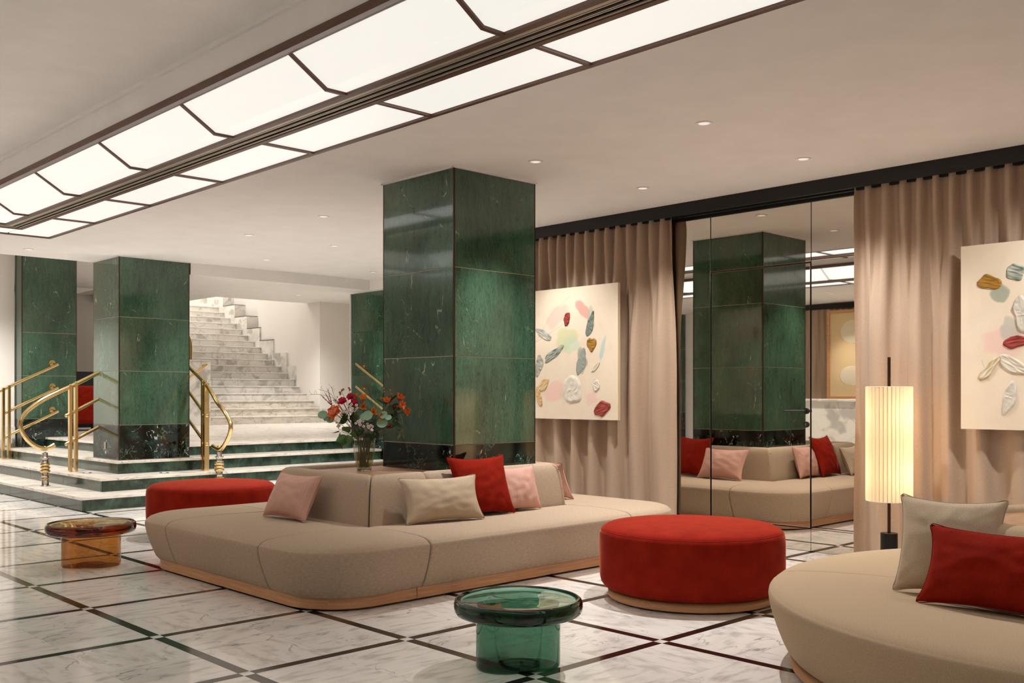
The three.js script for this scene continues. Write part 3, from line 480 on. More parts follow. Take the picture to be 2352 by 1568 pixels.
{
  const o = thing('island_sofa', 'square beige island sofa wrapped around the large green column', 'sofa');
  const x0 = 3.215, x1 = 6.95, z0 = -7.76, z1 = -5.0, R = 0.47, bx0 = 4.08, bx1 = 6.13, bz0 = -7.04, bz1 = -5.70, cx = (x0 + x1) / 2, cz = (z0 + z1) / 2;
  // corners: seam positions line up with the backrest corners
  const corner = (sx, sz) => {
    const X = sx < 0 ? x0 : x1, Z = sz < 0 ? z0 : z1, ix = sx < 0 ? bx0 : bx1, iz = sz < 0 ? bz0 : bz1, la = Math.abs(iz - Z) - R, lb = Math.abs(ix - X) - R, arc = Math.PI * R / 2, len = la + arc + lb;
    const outer = s => { let t = s * len; if (t < la) return [X, iz + sz * t]; t -= la; if (t < arc) { const f = t / R; return [X - sx * R + sx * R * Math.cos(f), Z - sz * R + sz * R * Math.sin(f)]; } t -= arc; return [X - sx * (R + t), Z]; };
    return outward(seat(outer, () => [ix, iz], len, true), V(ix, 0.1, iz));
  };
  for (const [sx, sz] of [[-1, 1], [1, 1], [1, -1], [-1, -1]]) mesh('corner_seat', corner(sx, sz), M.sofa, o);
  const lerp2 = (a, b) => s => [lerp(a[0], b[0], s), lerp(a[1], b[1], s)];
  const side = (a, b, c, d) => outward(seat(lerp2(a, b), lerp2(c, d), Math.hypot(b[0] - a[0], b[1] - a[1])), V(cx, 0, cz));
  mesh('side_seat', side([x0, bz0], [x0, bz1], [bx0, bz0], [bx0, bz1]), M.sofa, o);
  mesh('side_seat', side([x1, bz0], [x1, bz1], [bx1, bz0], [bx1, bz1]), M.sofa, o);
  mesh('front_seat', side([bx0, z1], [bx1, z1], [bx0, bz1], [bx1, bz1]), M.sofa, o);
  mesh('back_seat', side([bx0, z0], [bx1, z0], [bx0, bz0], [bx1, bz0]), M.sofa, o);
  const bc = V(cx, 0.5, cz), F = (e, s) => [s, bz1 - e], B = (e, s) => [s, bz0 + e], Lf = (e, s) => [bx0 + e, s], Rt = (e, s) => [bx1 - e, s];
  const xm = 4.66;
  const flipIfNeeded = g => { return g; };
  mesh('backrest', backrest(Lf, bz0, bz1, 1, 1), M.sofa, o);
  mesh('backrest', backrest(F, bx0, xm, 1, 0), M.sofa, o);
  mesh('backrest', backrest(F, xm + 0.003, bx1, 0, 1, 0.85, 0.03), M.sofa, o);
  mesh('backrest', backrest(Rt, bz0, bz1, 1, 1, 0.85), M.sofa, o);
  mesh('backrest', backrest(B, bx0, bx1, 1, 1, 0.85), M.sofa, o);
  for (const c of o.children) if (c.name === 'backrest') c.geometry = outward(c.geometry, bc);
  // plinth in two lengths, hollow round the column, on a recessed dark foot
  const plan = (a, b, c, d, rl, rrt, holes) => { const s = new THREE.Shape(), q = (r) => r; s.moveTo(a + rl, -c); 
    s.lineTo(b - rrt, -c); if (rrt) s.absarc(b - rrt, -c - rrt, rrt, Math.PI / 2, 0, true); s.lineTo(b, -d + rrt); if (rrt) s.absarc(b - rrt, -d + rrt, rrt, 0, -Math.PI / 2, true); s.lineTo(a + rl, -d); if (rl) s.absarc(a + rl, -d + rl, rl, -Math.PI / 2, -Math.PI, true); s.lineTo(a, -c - rl); if (rl) s.absarc(a + rl, -c - rl, rl, Math.PI, Math.PI / 2, true);
    if (holes) { const h = new THREE.Path([new THREE.Vector2(5.0, 5.88), new THREE.Vector2(6.02, 5.88), new THREE.Vector2(6.02, 6.9), new THREE.Vector2(5.0, 6.9)]); s.holes.push(h); } return s; };
  const ext = (s, y0, y1, bev = 0.004) => { const g = new THREE.ExtrudeGeometry(s, { depth: y1 - y0 - 2 * bev, bevelEnabled: bev > 0, bevelSize: bev, bevelThickness: bev, bevelSegments: 1, curveSegments: 20 }); g.rotateX(-Math.PI / 2); g.translate(0, y0 + bev, 0); return uvBox(g); };
  const pa = x0 + 0.105, pb = x1 - 0.105, pc = z0 + 0.105, pd = z1 - 0.105, split = 4.04;
  mesh('plinth', ext(plan(pa, split - 0.002, pc, pd, 0.40, 0, false), 0.014, 0.09), M.oak, o);
  mesh('plinth', ext(plan(split + 0.002, pb, pc, pd, 0, 0.40, true), 0.014, 0.09), M.oak, o);
  mesh('foot', merge([box(pa + 0.25, 4.9, 0, 0.016, pc + 0.3, pd - 0.3), box(6.1, pb - 0.25, 0, 0.016, pc + 0.3, pd - 0.3)]), M.black, o);
  const ts = plan(bx0 + 0.12, bx1 - 0.1, bz0 + 0.1, bz1 - 0.12, 0, 0, false); ts.holes.push(new THREE.Path([new THREE.Vector2(5.045, 5.908), new THREE.Vector2(5.976, 5.908), new THREE.Vector2(5.976, 6.862), new THREE.Vector2(5.045, 6.862)]));
  mesh('table_top', ext(ts, 0.715, 0.738, 0.002), M.table, o);
}
// round sofa at the right
{
  const o = thing('round_sofa', 'round pale beige island sofa cut off by the right edge', 'sofa'), C = [5.2, -1.38], R = 1.555, RI = 0.72, n = 4, a0 = Math.atan2(-2.80 - C[1], 4.686 - C[0]);
  for (let k = 0; k < n; k++) {
    const A = a0 + k * 2 * Math.PI / n, B = A + 2 * Math.PI / n, f = (rad) => s => { const a = lerp(A, B, s); return [C[0] + rad * Math.cos(a), C[1] + rad * Math.sin(a)]; };
    mesh('seat_segment', outward(seat(f(R), f(RI), R * (B - A)), V(C[0], 0, C[1])), M.sofaPale, o);
    mesh('backrest', outward(backrest((e, s) => [C[0] + (RI - e) * Math.cos(s / RI), C[1] + (RI - e) * Math.sin(s / RI)], A * RI, B * RI, 0, 0), V(C[0], 0.5, C[1])), M.sofaPale, o);
  }
  const at = g => uvBox(g.translate(C[0], 0, C[1]));
  mesh('plinth', at(lathe([[0, 0.014], [R - 0.11, 0.014], [R - 0.105, 0.02], [R - 0.105, 0.088], [0, 0.088]], 90)), M.oak, o);
  mesh('foot', at(lathe([[0, 0], [R - 0.4, 0], [R - 0.4, 0.016], [0, 0.016]], 60)), M.black, o);
  mesh('table_top', at(lathe([[0, 0.715], [RI - 0.12, 0.715], [RI - 0.12, 0.738], [0, 0.738]], 60)), M.table, o);
}
function ottoman(label, x, z, R, h) {
  const o = thing('ottoman', label, 'ottoman', [x, 0, z]);
  const p = [[R - 0.055, 0.075], [R - 0.030, 0.085], [R - 0.012, 0.11], [R - 0.003, 0.15], [R, 0.22], [R, h - 0.10], [R - 0.004, h - 0.055], [R - 0.013, h - 0.035], [R - 0.022, h - 0.030], [R - 0.026, h - 0.025], [R - 0.032, h - 0.016], [R - 0.06, h - 0.003], [R - 0.14, h + 0.006], [R * 0.5, h + 0.012], [0.001, h + 0.014]];
  const us = lin(0, 2 * Math.PI, 110);
  const body = mesh('cushion', gridGeo(us, lin(0, p.length - 1, p.length - 1), (a, k) => [p[k][0] * Math.cos(a), p[k][1], -p[k][0] * Math.sin(a), k < 10 ? a * R : p[k][0] * Math.cos(a), k < 10 ? p[k][1] : p[k][0] * Math.sin(a)], true), M.velvet, o);
  mesh('seam', new THREE.TorusGeometry(R - 0.021, 0.0035, 8, 110).rotateX(Math.PI / 2).translate(0, h - 0.031, 0), M.velvet, body);
  mesh('plinth', uvBox(lathe([[0, 0.012], [R - 0.062, 0.012], [R - 0.058, 0.016], [R - 0.058, 0.078], [0, 0.078]], 90)), M.oak, o);
  mesh('foot', lathe([[0, 0], [R - 0.12, 0], [R - 0.12, 0.014], [0, 0.014]], 50), M.black, o);
}
ottoman('round red velvet ottoman in front of the mirrored wall', 5.432, -3.933, 0.609, 0.485);
ottoman('round orange-red velvet ottoman half hidden behind the square sofa', 4.60, -9.02, 0.61, 0.485);

// ---------------------------------------------------------------- cushions
function cushion(label, bl, dir, W, H, T, lean, mat, seed, group) {
  const n = noiser(seed), us = lin(-1, 1, 30), shape = sgn => gridGeo(us, us, (u, v) => {
    const pin = 0.10, x = W / 2 * u * (1 - pin * (1 - v * v)) , y = H / 2 * v * (1 - pin * 1.2 * (1 - u * u));
    const f = Math.pow(Math.max(0, (1 - u * u)) * Math.max(0, (1 - v * v)), 0.46), cr = Math.pow(Math.abs(u * v), 1.5);
    const wr = n.noise(u * 3 + 9 + sgn, v * 3 + 9, 64, 64) * 0.008 * f + Math.sin(9 * Math.atan2(v, u) + 4 * n.noise(u * 2 + 20, v * 2 + 20, 64, 64)) * 0.006 * cr * Math.sqrt(f) + Math.sin(u * 15 + seed) * 0.004 * f * sm(0.5, 1, Math.abs(v)) * (1 - v * v) * 4;
    return [x, y + H / 2, sgn * (T / 2 * f + wr * (f > 0 ? 1 : 0)), x, y];
  });
  const a = shape(1), b = shape(-1); { const ix = b.index; for (let i = 0; i < ix.count; i += 3) { const t = ix.getX(i); ix.setX(i, ix.getX(i + 1)); ix.setX(i + 1, t); } b.computeVertexNormals(); }
  const o = thing('cushion', label, 'cushion', [bl[0], bl[1], bl[2]], 0, group), d = V(dir[0], 0, dir[1]).normalize(), back = d.clone().cross(V(0, 1, 0)).negate(), up = V(0, Math.cos(lean), 0).addScaledVector(back, Math.sin(lean)), zz = d.clone().cross(up);
  o.quaternion.setFromRotationMatrix(new THREE.Matrix4().makeBasis(d, up, zz));
  o.position.add(d.clone().multiplyScalar(W / 2));
  const cover = mesh('cover', merge([a, b]), mat, o);
  const edge = []; for (const [p, q] of [[-1, -1], [1, -1], [1, 1], [-1, 1]]) edge.push([p, q]);
  const pts = []; for (let k = 0; k < 4; k++) for (let i = 0; i < 8; i++) { const A = edge[k], B = edge[(k + 1) % 4], t = i / 8, u = lerp(A[0], B[0], t), v = lerp(A[1], B[1], t); pts.push([W / 2 * u * (1 - 0.10 * (1 - v * v)), H / 2 * v * (1 - 0.12 * (1 - u * u)) + H / 2, 0]); }
  mesh('edge_seam', tube(pts, 0.0025, 120, 6, true), mat, o);
}
const YS = 0.432;
cushion('pink striped cushion on the left side of the square sofa', [3.84, YS, -6.72], [0.04, 1], 0.55, 0.36, 0.18, 0.46, M.pink, 3);
cushion('cream rectangular cushion at the front of the square sofa', [4.30, YS, -5.545], [1, 0.20], 0.64, 0.345, 0.17, 0.42, M.pale, 5);
cushion('red velvet cushion leaning behind the cream cushion on the square sofa', [4.83, YS, -5.60], [1, 0.12], 0.53, 0.47, 0.16, 0.36, M.velvet, 7);
cushion('pink striped cushion to the right of the red cushion', [5.26, YS, -5.62], [1, 0.03], 0.46, 0.36, 0.14, 0.30, M.pink, 9);
cushion('pink striped cushion on the mirror side of the square sofa', [6.42, YS, -5.90], [-0.03, -1], 0.58, 0.36, 0.16, 0.45, M.pink, 13);
cushion('red velvet cushion reflected at the left of the mirror', [6.34, YS, -6.42], [-0.1, -1], 0.48, 0.46, 0.15, 0.34, M.velvet, 17);
cushion('large cream cushion standing on the round sofa', [4.52, YS, -2.12], [0.10, 1], 0.47, 0.455, 0.18, 0.26, M.pale, 19);
cushion('red velvet cushion in front on the round sofa', [4.34, YS, -1.93], [-0.02, 1], 0.66, 0.36, 0.16, 0.42, M.velvet, 21);

// ---------------------------------------------------------------- glass side tables
function glassTable(name, label, x, z, D, h, turn, tint, fade) {
  const o = thing(name, label, 'side table', [x, 0, z], turn), R = D / 2, t = 0.085;
  const solid = PH({ color: 0xffffff, transmission: 1, thickness: 0.08, ior: 1.5, roughness: 0.02, attenuationColor: new THREE.Color(...tint), attenuationDistance: fade * 2.2, bumpMap: bumpGlass, bumpScale: 0.0007 });
  const pane = PH({ color: new THREE.Color(...tint).lerp(new THREE.Color(1, 1, 1), 0.15), transmission: 1, thickness: 0, ior: 1.5, roughness: 0.02, side: THREE.DoubleSide });
  mesh('disc', lathe([[0, h - t], [R - 0.03, h - t], [R - 0.012, h - t + 0.008], [R - 0.003, h - t + 0.022], [R, h - t + 0.04], [R - 0.001, h - 0.025], [R - 0.006, h - 0.010], [R - 0.016, h - 0.002], [R - 0.024, h - 0.002], [R - 0.034, h - 0.009], [R - 0.06, h - 0.013], [R * 0.55, h - 0.018], [0, h - 0.02]], 90), solid, o);
  // foot: two merged lobes, a hollow glass wall
  const rl = D * 0.205, sep = D * 0.125, prof = [[-0.012, 0.0], [-0.003, 0.004], [0, 0.014], [0, h - t - 0.004]];
  const lobe = a => { const c = Math.cos(a), s = Math.sin(a), hit = (q) => { const b = q * c, disc = b * b - (q * q - rl * rl); return b + Math.sqrt(Math.max(0, disc)); }; const A = hit(sep), B = hit(-sep), k = 26; return Math.log(Math.exp(k * A) + Math.exp(k * B)) / k; };
  const g = gridGeo(lin(0, 2 * Math.PI, 96), lin(0, 3, 3), (a, k) => { const rad = lobe(a) + prof[k][0]; return [rad * Math.cos(a), prof[k][1], -rad * Math.sin(a), a * rl, prof[k][1]]; }, true);
  mesh('foot_wall', g, pane, o);
  mesh('foot_base', gridGeo(lin(0, 2 * Math.PI, 96), lin(0, 1, 4), (a, k) => { const rad = (lobe(a) - 0.012) * k; return [rad * Math.cos(a), 0.002 + 0.004 * (1 - k), -rad * Math.sin(a)]; }, true), pane, o);
  mesh('foot_ring', gridGeo(lin(0, 2 * Math.PI, 72), lin(0, 2 * Math.PI, 8), (a, b) => { const rad = rl * 0.8 + 0.006 * Math.cos(b); return [rad * Math.cos(a), 0.012 + 0.006 * Math.sin(b), -rad * 0.9 * Math.sin(a)]; }, true), pane, o);
}
glassTable('glass_side_table', 'round dark green glass side table in the foreground', 3.43, -3.525, 0.64, 0.345, -0.5, [0.09, 0.33, 0.22], 0.08);
glassTable('glass_side_table', 'round amber glass side table near the steps at left', 3.02, -7.93, 0.67, 0.345, -0.62, [0.62, 0.33, 0.05], 0.08);

// ---------------------------------------------------------------- mirrored wall with door
{
  const o = struct('wall_mirror'), X = 7.73, XB = 7.772, e = 0.004;
  mesh('backing', box(XB, 7.779, 0, 3.06, -8.0, -1.0), M.black, o);
  for (const [z0, z1] of [[-8.0, -5.376], [-4.345, -1.0]]) { mesh('mirror_panel', box(X, XB, 0.195 + e, 3.0, z0, z1 - e, 0.002), M.mirror, o); }
  for (const [z0, z1] of [[-8.0, -5.376], [-5.376, -4.351], [-4.351, -1.0]]) mesh('mirror_plinth', box(X + 0.004, XB, 0.003, 0.195, z0 + 0.001, z1 - 0.002, 0.002), M.mirror, o);
  mesh('mirror_panel', box(X, XB, 2.488, 3.0, -5.372, -4.351, 0.002), M.mirror, o);
  mesh('door_stop', box(X + 0.001, XB, 2.476, 2.488, -5.38, -4.343), M.bronze, o);
  const d = struct('door_1');
  mesh('leaf', box(X, XB - 0.002, 0.205, 2.474, -5.366, -4.357, 0.002), M.mirror, d);
  mesh('handle', merge([new THREE.CylinderGeometry(0.026, 0.026, 0.012, 28).rotateZ(Math.PI / 2).translate(X - 0.006, 1.205, -4.393), rod([X, 1.205, -4.393], [X - 0.055, 1.205, -4.393], 0.011), rod([X - 0.055, 1.205, -4.383], [X - 0.055, 1.203, -4.57], 0.0105), new THREE.SphereGeometry(0.0125, 12, 8).translate(X - 0.055, 1.205, -4.384)]), M.black, d);
  const k = mesh('keyhole_plate', new THREE.CylinderGeometry(0.026, 0.026, 0.01, 28).rotateZ(Math.PI / 2).translate(X - 0.005, 1.089, -4.393), M.black, d);
  mesh('keyhole', merge([new THREE.CylinderGeometry(0.006, 0.006, 0.002, 14).rotateZ(Math.PI / 2).translate(X - 0.0105, 1.095, -4.393), box(X - 0.0115, X - 0.0095, 1.077, 1.095, -4.396, -4.390)]), M.brass, k);
  const h = struct('trim_2');
  mesh('curtain_fascia', box(7.57, 7.60, 3.026, HC, -8.0, 4.3, 0.002), M.black, h);
  mesh('curtain_track', merge([box(7.60, 7.775, 3.035, HC, -8.0, 4.3), box(7.635, 7.665, 3.015, 3.036, -8.0, 4.3)]), M.black, h);
  mesh('head_strip', box(7.72, 7.778, 3.0, 3.036, -8.0, -1.0), M.black, h);
}
function curtain(label, xc, z0, z1, yb, yt, seed, amp) {
  const o = thing('curtain', label, 'curtain'), n = noiser(seed), L = Math.abs(z1 - z0), dir = Math.sign(z1 - z0);
  const fold = t => { const s = Math.sin(t + 0.35 * Math.sin(t)); return Math.sign(s) * Math.pow(Math.abs(s), 0.62); };
  const geo = (y0, y1) => gridGeo(lin(0, L, Math.round(L / 0.0085)), [...lin(y0, y1, 44)], (s, y) => {
    const b = sm(0.0, 1.0, (yt - y) / 1.3), ph = 1.2 * n.fbm(s / 4, 0.3, 4, 4, 2) * 6, w1 = fold(2 * Math.PI * s / 0.135 + ph * 0.5 + 0.8 * n.noise(s * 1.7, 5.5, 64, 64)), w2 = fold(2 * Math.PI * s / 0.27 + ph * 0.5 + 1.6 * n.noise(s * 1.3, y * 0.35 + 3, 64, 64));
    const pinch = 1 - 0.35 * sm(0.10, 0.0, yt - y), x = xc + (1 - b) * amp * 0.9 * w1 * pinch + b * amp * w2 + 0.008 * n.fbm(s / 3, y / 3 + 0.1, 9, 5, 2);
    return [x, y, z0 + dir * (s + 0.012 * n.noise(s * 4, y * 0.8, 64, 64) * b), s * 1.35, y];
  });
  mesh('cloth', geo(yb, yt), M.curtain, o);
  const nh = Math.floor(L / 0.135); for (let k = 0; k < nh; k++) mesh('hook', box(xc - 0.006, xc + 0.006, yt - 0.012, yt + 0.001, z0 + dir * (k + 0.5) * 0.135 - 0.004, z0 + dir * (k + 0.5) * 0.135 + 0.004), M.black, o);
}
curtain('beige pleated curtain behind the left painting', 7.645, -7.72, -5.74, 0.012, 3.034, 5, 0.056);
curtain('beige pleated curtain behind the floor lamp', 7.645, -3.90, -1.35, 0.012, 3.034, 8, 0.048);

// ---------------------------------------------------------------- paintings
function painting(label, z0, z1, y0, y1, washes, dabs, pencil, seed) {
  const o = thing('abstract_painting', label, 'painting'), X0 = 7.505, X1 = 7.545, W = z1 - z0, H = y1 - y0, S0 = 700, cv = document.createElement('canvas'); cv.width = S0; cv.height = Math.round(S0 * H / W);
  const g = cv.getContext('2d'), n = noiser(seed), px = (z, y) => [(z - z0) / W * cv.width, (1 - (y - y0) / H) * cv.height];
  g.fillStyle = '#f0e0c6'; g.fillRect(0, 0, cv.width, cv.height);
  const keep = seedState; seedState = seed;
  for (let k = 0; k < 260; k++) { g.fillStyle = k % 2 ? 'rgba(244,230,206,0.05)' : 'rgba(214,194,164,0.05)'; g.beginPath(); g.ellipse(rnd() * cv.width, rnd() * cv.height, rr(30, 120), rr(8, 40), rr(0, 3), 0, 7); g.fill(); }
  const blob = (z, y, a, b, rot, rough, N = 44) => { const q = []; for (let i = 0; i < N; i++) { const t = i / N * 2 * Math.PI, k = 1 + rough * (n.noise(Math.cos(t) * 0.85 + 20 + z * 7, Math.sin(t) * 0.85 + 20 + y * 5, 64, 64) + 0.12 * n.noise(Math.cos(t) * 4 + 30, Math.sin(t) * 4 + 30 + z, 64, 64)); const u = a * k * Math.cos(t), v = b * k * Math.sin(t); q.push([z + u * Math.cos(rot) - v * Math.sin(rot), y + u * Math.sin(rot) + v * Math.cos(rot)]); } return q; };
  for (const [z, y, a, b, rot, col] of washes) for (let k = 0; k < 4; k++) { g.fillStyle = col; g.beginPath(); blob(z, y, a * (1 - 0.07 * k), b * (1 - 0.07 * k), rot, 0.5).forEach((p, i) => { const c = px(...p); i ? g.lineTo(...c) : g.moveTo(...c); }); g.closePath(); g.fill(); }
  g.strokeStyle = 'rgba(120,104,84,0.5)'; g.lineWidth = 1.2;
  for (const line of pencil) { g.beginPath(); line.forEach((p, i) => { const c = px(...p); i ? g.lineTo(...c) : g.moveTo(...c); }); g.stroke(); }
  const tx = new THREE.CanvasTexture(cv); tx.colorSpace = THREE.SRGBColorSpace; tx.anisotropy = 8;
  mesh('stretcher', box(X0 + 0.002, X1, y0, y1, z0, z1, 0.003), S({ color: 0xdcc7a4, roughness: 0.9 }), o);
  const face = new THREE.PlaneGeometry(W, H).rotateY(-Math.PI / 2).translate(X0 + 0.001, (y0 + y1) / 2, (z0 + z1) / 2);
  mesh('canvas', face, S({ map: tx, roughness: 0.85 }), o);
  for (const [z, y, a, b, rot, c1, c2, th] of dabs) {          // thick strokes of paint standing proud of the canvas
    const rim = blob(z, y, a, b, rot, 0.42, 40), N = 40, rings = 9, P = [], Cc = [], ix = [], A = new THREE.Color(c1), B = new THREE.Color(c2);
    for (let k = 0; k <= rings; k++) for (let i = 0; i < N; i++) {
      const f = k / rings, q = rim[i], zz = lerp(z, q[0], f), yy = lerp(y, q[1], f), al = (zz - z) * Math.cos(rot) + (yy - y) * Math.sin(rot), ac = -(zz - z) * Math.sin(rot) + (yy - y) * Math.cos(rot);
      const rg = n.noise(al * 14 + 40, ac * 90 + 40, 256, 256), hgt = k === rings ? 0 : th * (0.55 + 0.3 * sm(0.5, 0.95, f) + 0.45 * rg);
      P.push(X0 - hgt, yy, zz); const c = A.clone().lerp(B, clamp(0.5 + 0.9 * rg)); Cc.push(c.r, c.g, c.b);
    }
    for (let k = 0; k < rings; k++) for (let i = 0; i < N; i++) { const a0 = k * N + i, b0 = k * N + (i + 1) % N, c0 = a0 + N, d0 = b0 + N; ix.push(a0, d0, b0, a0, c0, d0); }
    const gg = new THREE.BufferGeometry(); gg.setAttribute('position', new THREE.Float32BufferAttribute(P, 3)); gg.setAttribute('color', new THREE.Float32BufferAttribute(Cc, 3)); gg.setIndex(ix); gg.computeVertexNormals();
    mesh('paint_stroke', gg, M.paint, o);
  }
  seedState = keep;
}
M.paint = S({ vertexColors: true, roughness: 0.55, side: THREE.DoubleSide });
painting('abstract cream painting hanging on the curtain beside the large column', -7.66, -6.31, 1.093, 2.449,
  [[-6.78, 2.22, 0.11, 0.07, -0.8, 'rgba(232,150,140,0.28)'], [-6.67, 2.10, 0.06, 0.12, 0.1, 'rgba(176,186,170,0.2)'], [-7.15, 2.17, 0.18, 0.10, 0.5, 'rgba(236,190,176,0.22)'], [-7.0, 1.92, 0.16, 0.13, 0, 'rgba(206,208,150,0.2)'], [-6.93, 1.86, 0.11, 0.10, 0, 'rgba(190,214,190,0.16)'], [-6.51, 1.80, 0.03, 0.11, -0.3, 'rgba(178,206,196,0.28)'], [-7.18, 1.38, 0.17, 0.11, 0.3, 'rgba(238,196,186,0.24)'], [-6.66, 1.30, 0.09, 0.06, 0, 'rgba(240,200,190,0.22)'], [-6.79, 1.69, 0.07, 0.12, 0.2, 'rgba(128,140,124,0.2)']],
  [[-6.99, 2.134, 0.036, 0.078, -0.2, '#b04a38', '#7c1e16', 0.012], [-6.655, 1.854, 0.054, 0.074, 0, '#b5862f', '#8a5f18', 0.010], [-6.675, 2.05, 0.05, 0.10, -0.25, '#8d948a', '#5d6a5e', 0.005], [-6.645, 2.134, 0.022, 0.045, -0.2, '#44543f', '#65735c', 0.005], [-7.34, 1.985, 0.115, 0.05, -0.4, '#d8d2c2', '#8f958a', 0.008], [-7.18, 1.77, 0.15, 0.045, 0.5, '#4f6350', '#c9cabd', 0.009], [-7.40, 1.66, 0.055, 0.12, -0.3, '#cfcabb', '#7d867a', 0.006], [-6.795, 1.68, 0.06, 0.125, -0.25, '#8c948a', '#a9ada0', 0.004], [-6.916, 1.385, 0.125, 0.14, 0.7, '#d9d0c2', '#efe7d8', 0.016], [-6.59, 1.433, 0.04, 0.056, -0.4, '#d9d0c2', '#ebe3d4', 0.012], [-6.521, 1.20, 0.115, 0.075, 0.4, '#b8544a', '#7e2a22', 0.013], [-7.33, 1.45, 0.10, 0.05, 0.7, '#d0a862', '#e6d6b2', 0.010], [-7.40, 1.32, 0.04, 0.10, 0.3, '#c79444', '#e2cfa4', 0.010], [-6.60, 1.62, 0.07, 0.02, 0.7, '#e6dcc8', '#d2c9b6', 0.008]],
  [[[-7.5, 1.85], [-7.2, 2.2], [-6.95, 2.36]], [[-7.45, 1.9], [-7.1, 2.05], [-7.02, 2.1]]], 41);
painting('abstract cream painting at the right edge behind the round sofa', -3.0, -1.72, 1.093, 2.445,
  [[-2.70, 1.74, 0.17, 0.15, 0.2, 'rgba(238,196,184,0.2)'], [-2.66, 1.83, 0.08, 0.09, 0, 'rgba(180,184,176,0.2)'], [-2.72, 2.06, 0.065, 0.08, 0.2, 'rgba(150,160,140,0.3)'], [-2.2, 1.9, 0.2, 0.16, 0.4, 'rgba(232,180,168,0.22)'], [-2.1, 1.4, 0.16, 0.12, 0, 'rgba(190,206,190,0.2)']],
  [[-2.799, 2.164, 0.082, 0.054, -0.2, '#b98a30', '#8f6418', 0.012], [-2.62, 2.226, 0.066, 0.056, -0.3, '#c9cbc0', '#5f7461', 0.010], [-2.575, 1.917, 0.055, 0.115, 0.2, '#e6dfd2', '#cfc6b8', 0.016], [-2.62, 1.729, 0.078, 0.05, 0.2, '#b4473c', '#7c1f18', 0.012], [-2.80, 1.53, 0.11, 0.035, 0.85, '#e9e0ce', '#cbb27e', 0.011], [-2.64, 1.56, 0.13, 0.04, -0.55, '#eae2d2', '#d6cbb6', 0.013], [-2.66, 1.33, 0.05, 0.115, -0.25, '#ebe4d6', '#d3cabb', 0.012], [-2.25, 2.1, 0.09, 0.06, 0.4, '#5f7461', '#a9b0a0', 0.010], [-2.1, 1.6, 0.1, 0.08, 0.2, '#b98a30', '#8f6418', 0.011], [-2.3, 1.3, 0.1, 0.05, -0.4, '#b4473c', '#7c1f18', 0.012]],
  [[[-2.85, 1.6], [-2.8, 1.45]], [[-2.6, 1.9], [-2.5, 1.6]]], 43);

// ---------------------------------------------------------------- floor lamp
{
  const x = 7.26, z = -3.435, o = thing('floor_lamp', 'floor lamp with a tall pleated glowing shade and dark stem', 'floor lamp', [x, 0, z]);
  mesh('base', lathe([[0, 0], [0.06, 0], [0.062, 0.002], [0.062, 0.298], [0.060, 0.3], [0, 0.3]], 40), M.blackMetal, o);
  mesh('stem', new THREE.CylinderGeometry(0.0115, 0.0115, 1.33, 16).translate(0, 0.965, 0), M.bronze, o);
  const N = 34, prof = lin(0.545, 1.405, 6), us = lin(0, 2 * Math.PI, N * 8);
  const shadeMat = PH({ color: 0xf3e2c0, transmission: 0.3, thickness: 0, roughness: 1, side: THREE.DoubleSide, emissive: new THREE.Color(1.0, 0.84, 0.58), emissiveIntensity: 0.12 });
  const shade = mesh('shade', gridGeo(us, prof, (a, y) => { const q = Math.abs(Math.sin(a * N / 2)), rad = 0.156 + 0.014 * Math.pow(q, 0.7); return [rad * Math.cos(a), y, -rad * Math.sin(a)]; }, true), shadeMat, o);
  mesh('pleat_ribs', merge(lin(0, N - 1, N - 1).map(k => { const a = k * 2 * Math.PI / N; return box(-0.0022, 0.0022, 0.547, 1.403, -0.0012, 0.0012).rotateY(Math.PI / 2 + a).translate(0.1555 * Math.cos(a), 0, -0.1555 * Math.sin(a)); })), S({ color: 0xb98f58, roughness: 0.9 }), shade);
  for (const y of [0.545, 1.405]) mesh('shade_ring', new THREE.TorusGeometry(0.165, 0.003, 8, 80).rotateX(Math.PI / 2).translate(0, y, 0), M.white, shade);
  for (const y of [0.58, 1.37]) mesh('spider', merge([0, 1, 2].map(k => rod([0, y, 0], [0.163 * Math.cos(k * 2.094), y, 0.163 * Math.sin(k * 2.094)], 0.002, 6))), M.bronze, o);
  for (const y of [0.75, 1.20]) {
    mesh('bulb', new THREE.SphereGeometry(0.03, 16, 12).translate(0.05, y, 0), M.bulb, o);
    const p = new THREE.PointLight(new THREE.Color(1.0, 0.82, 0.60), 0.42); p.position.set(x + 0.05, y, z); p.castShadow = true; p.shadow.radius = 1.4; scene.add(p);
  }
}

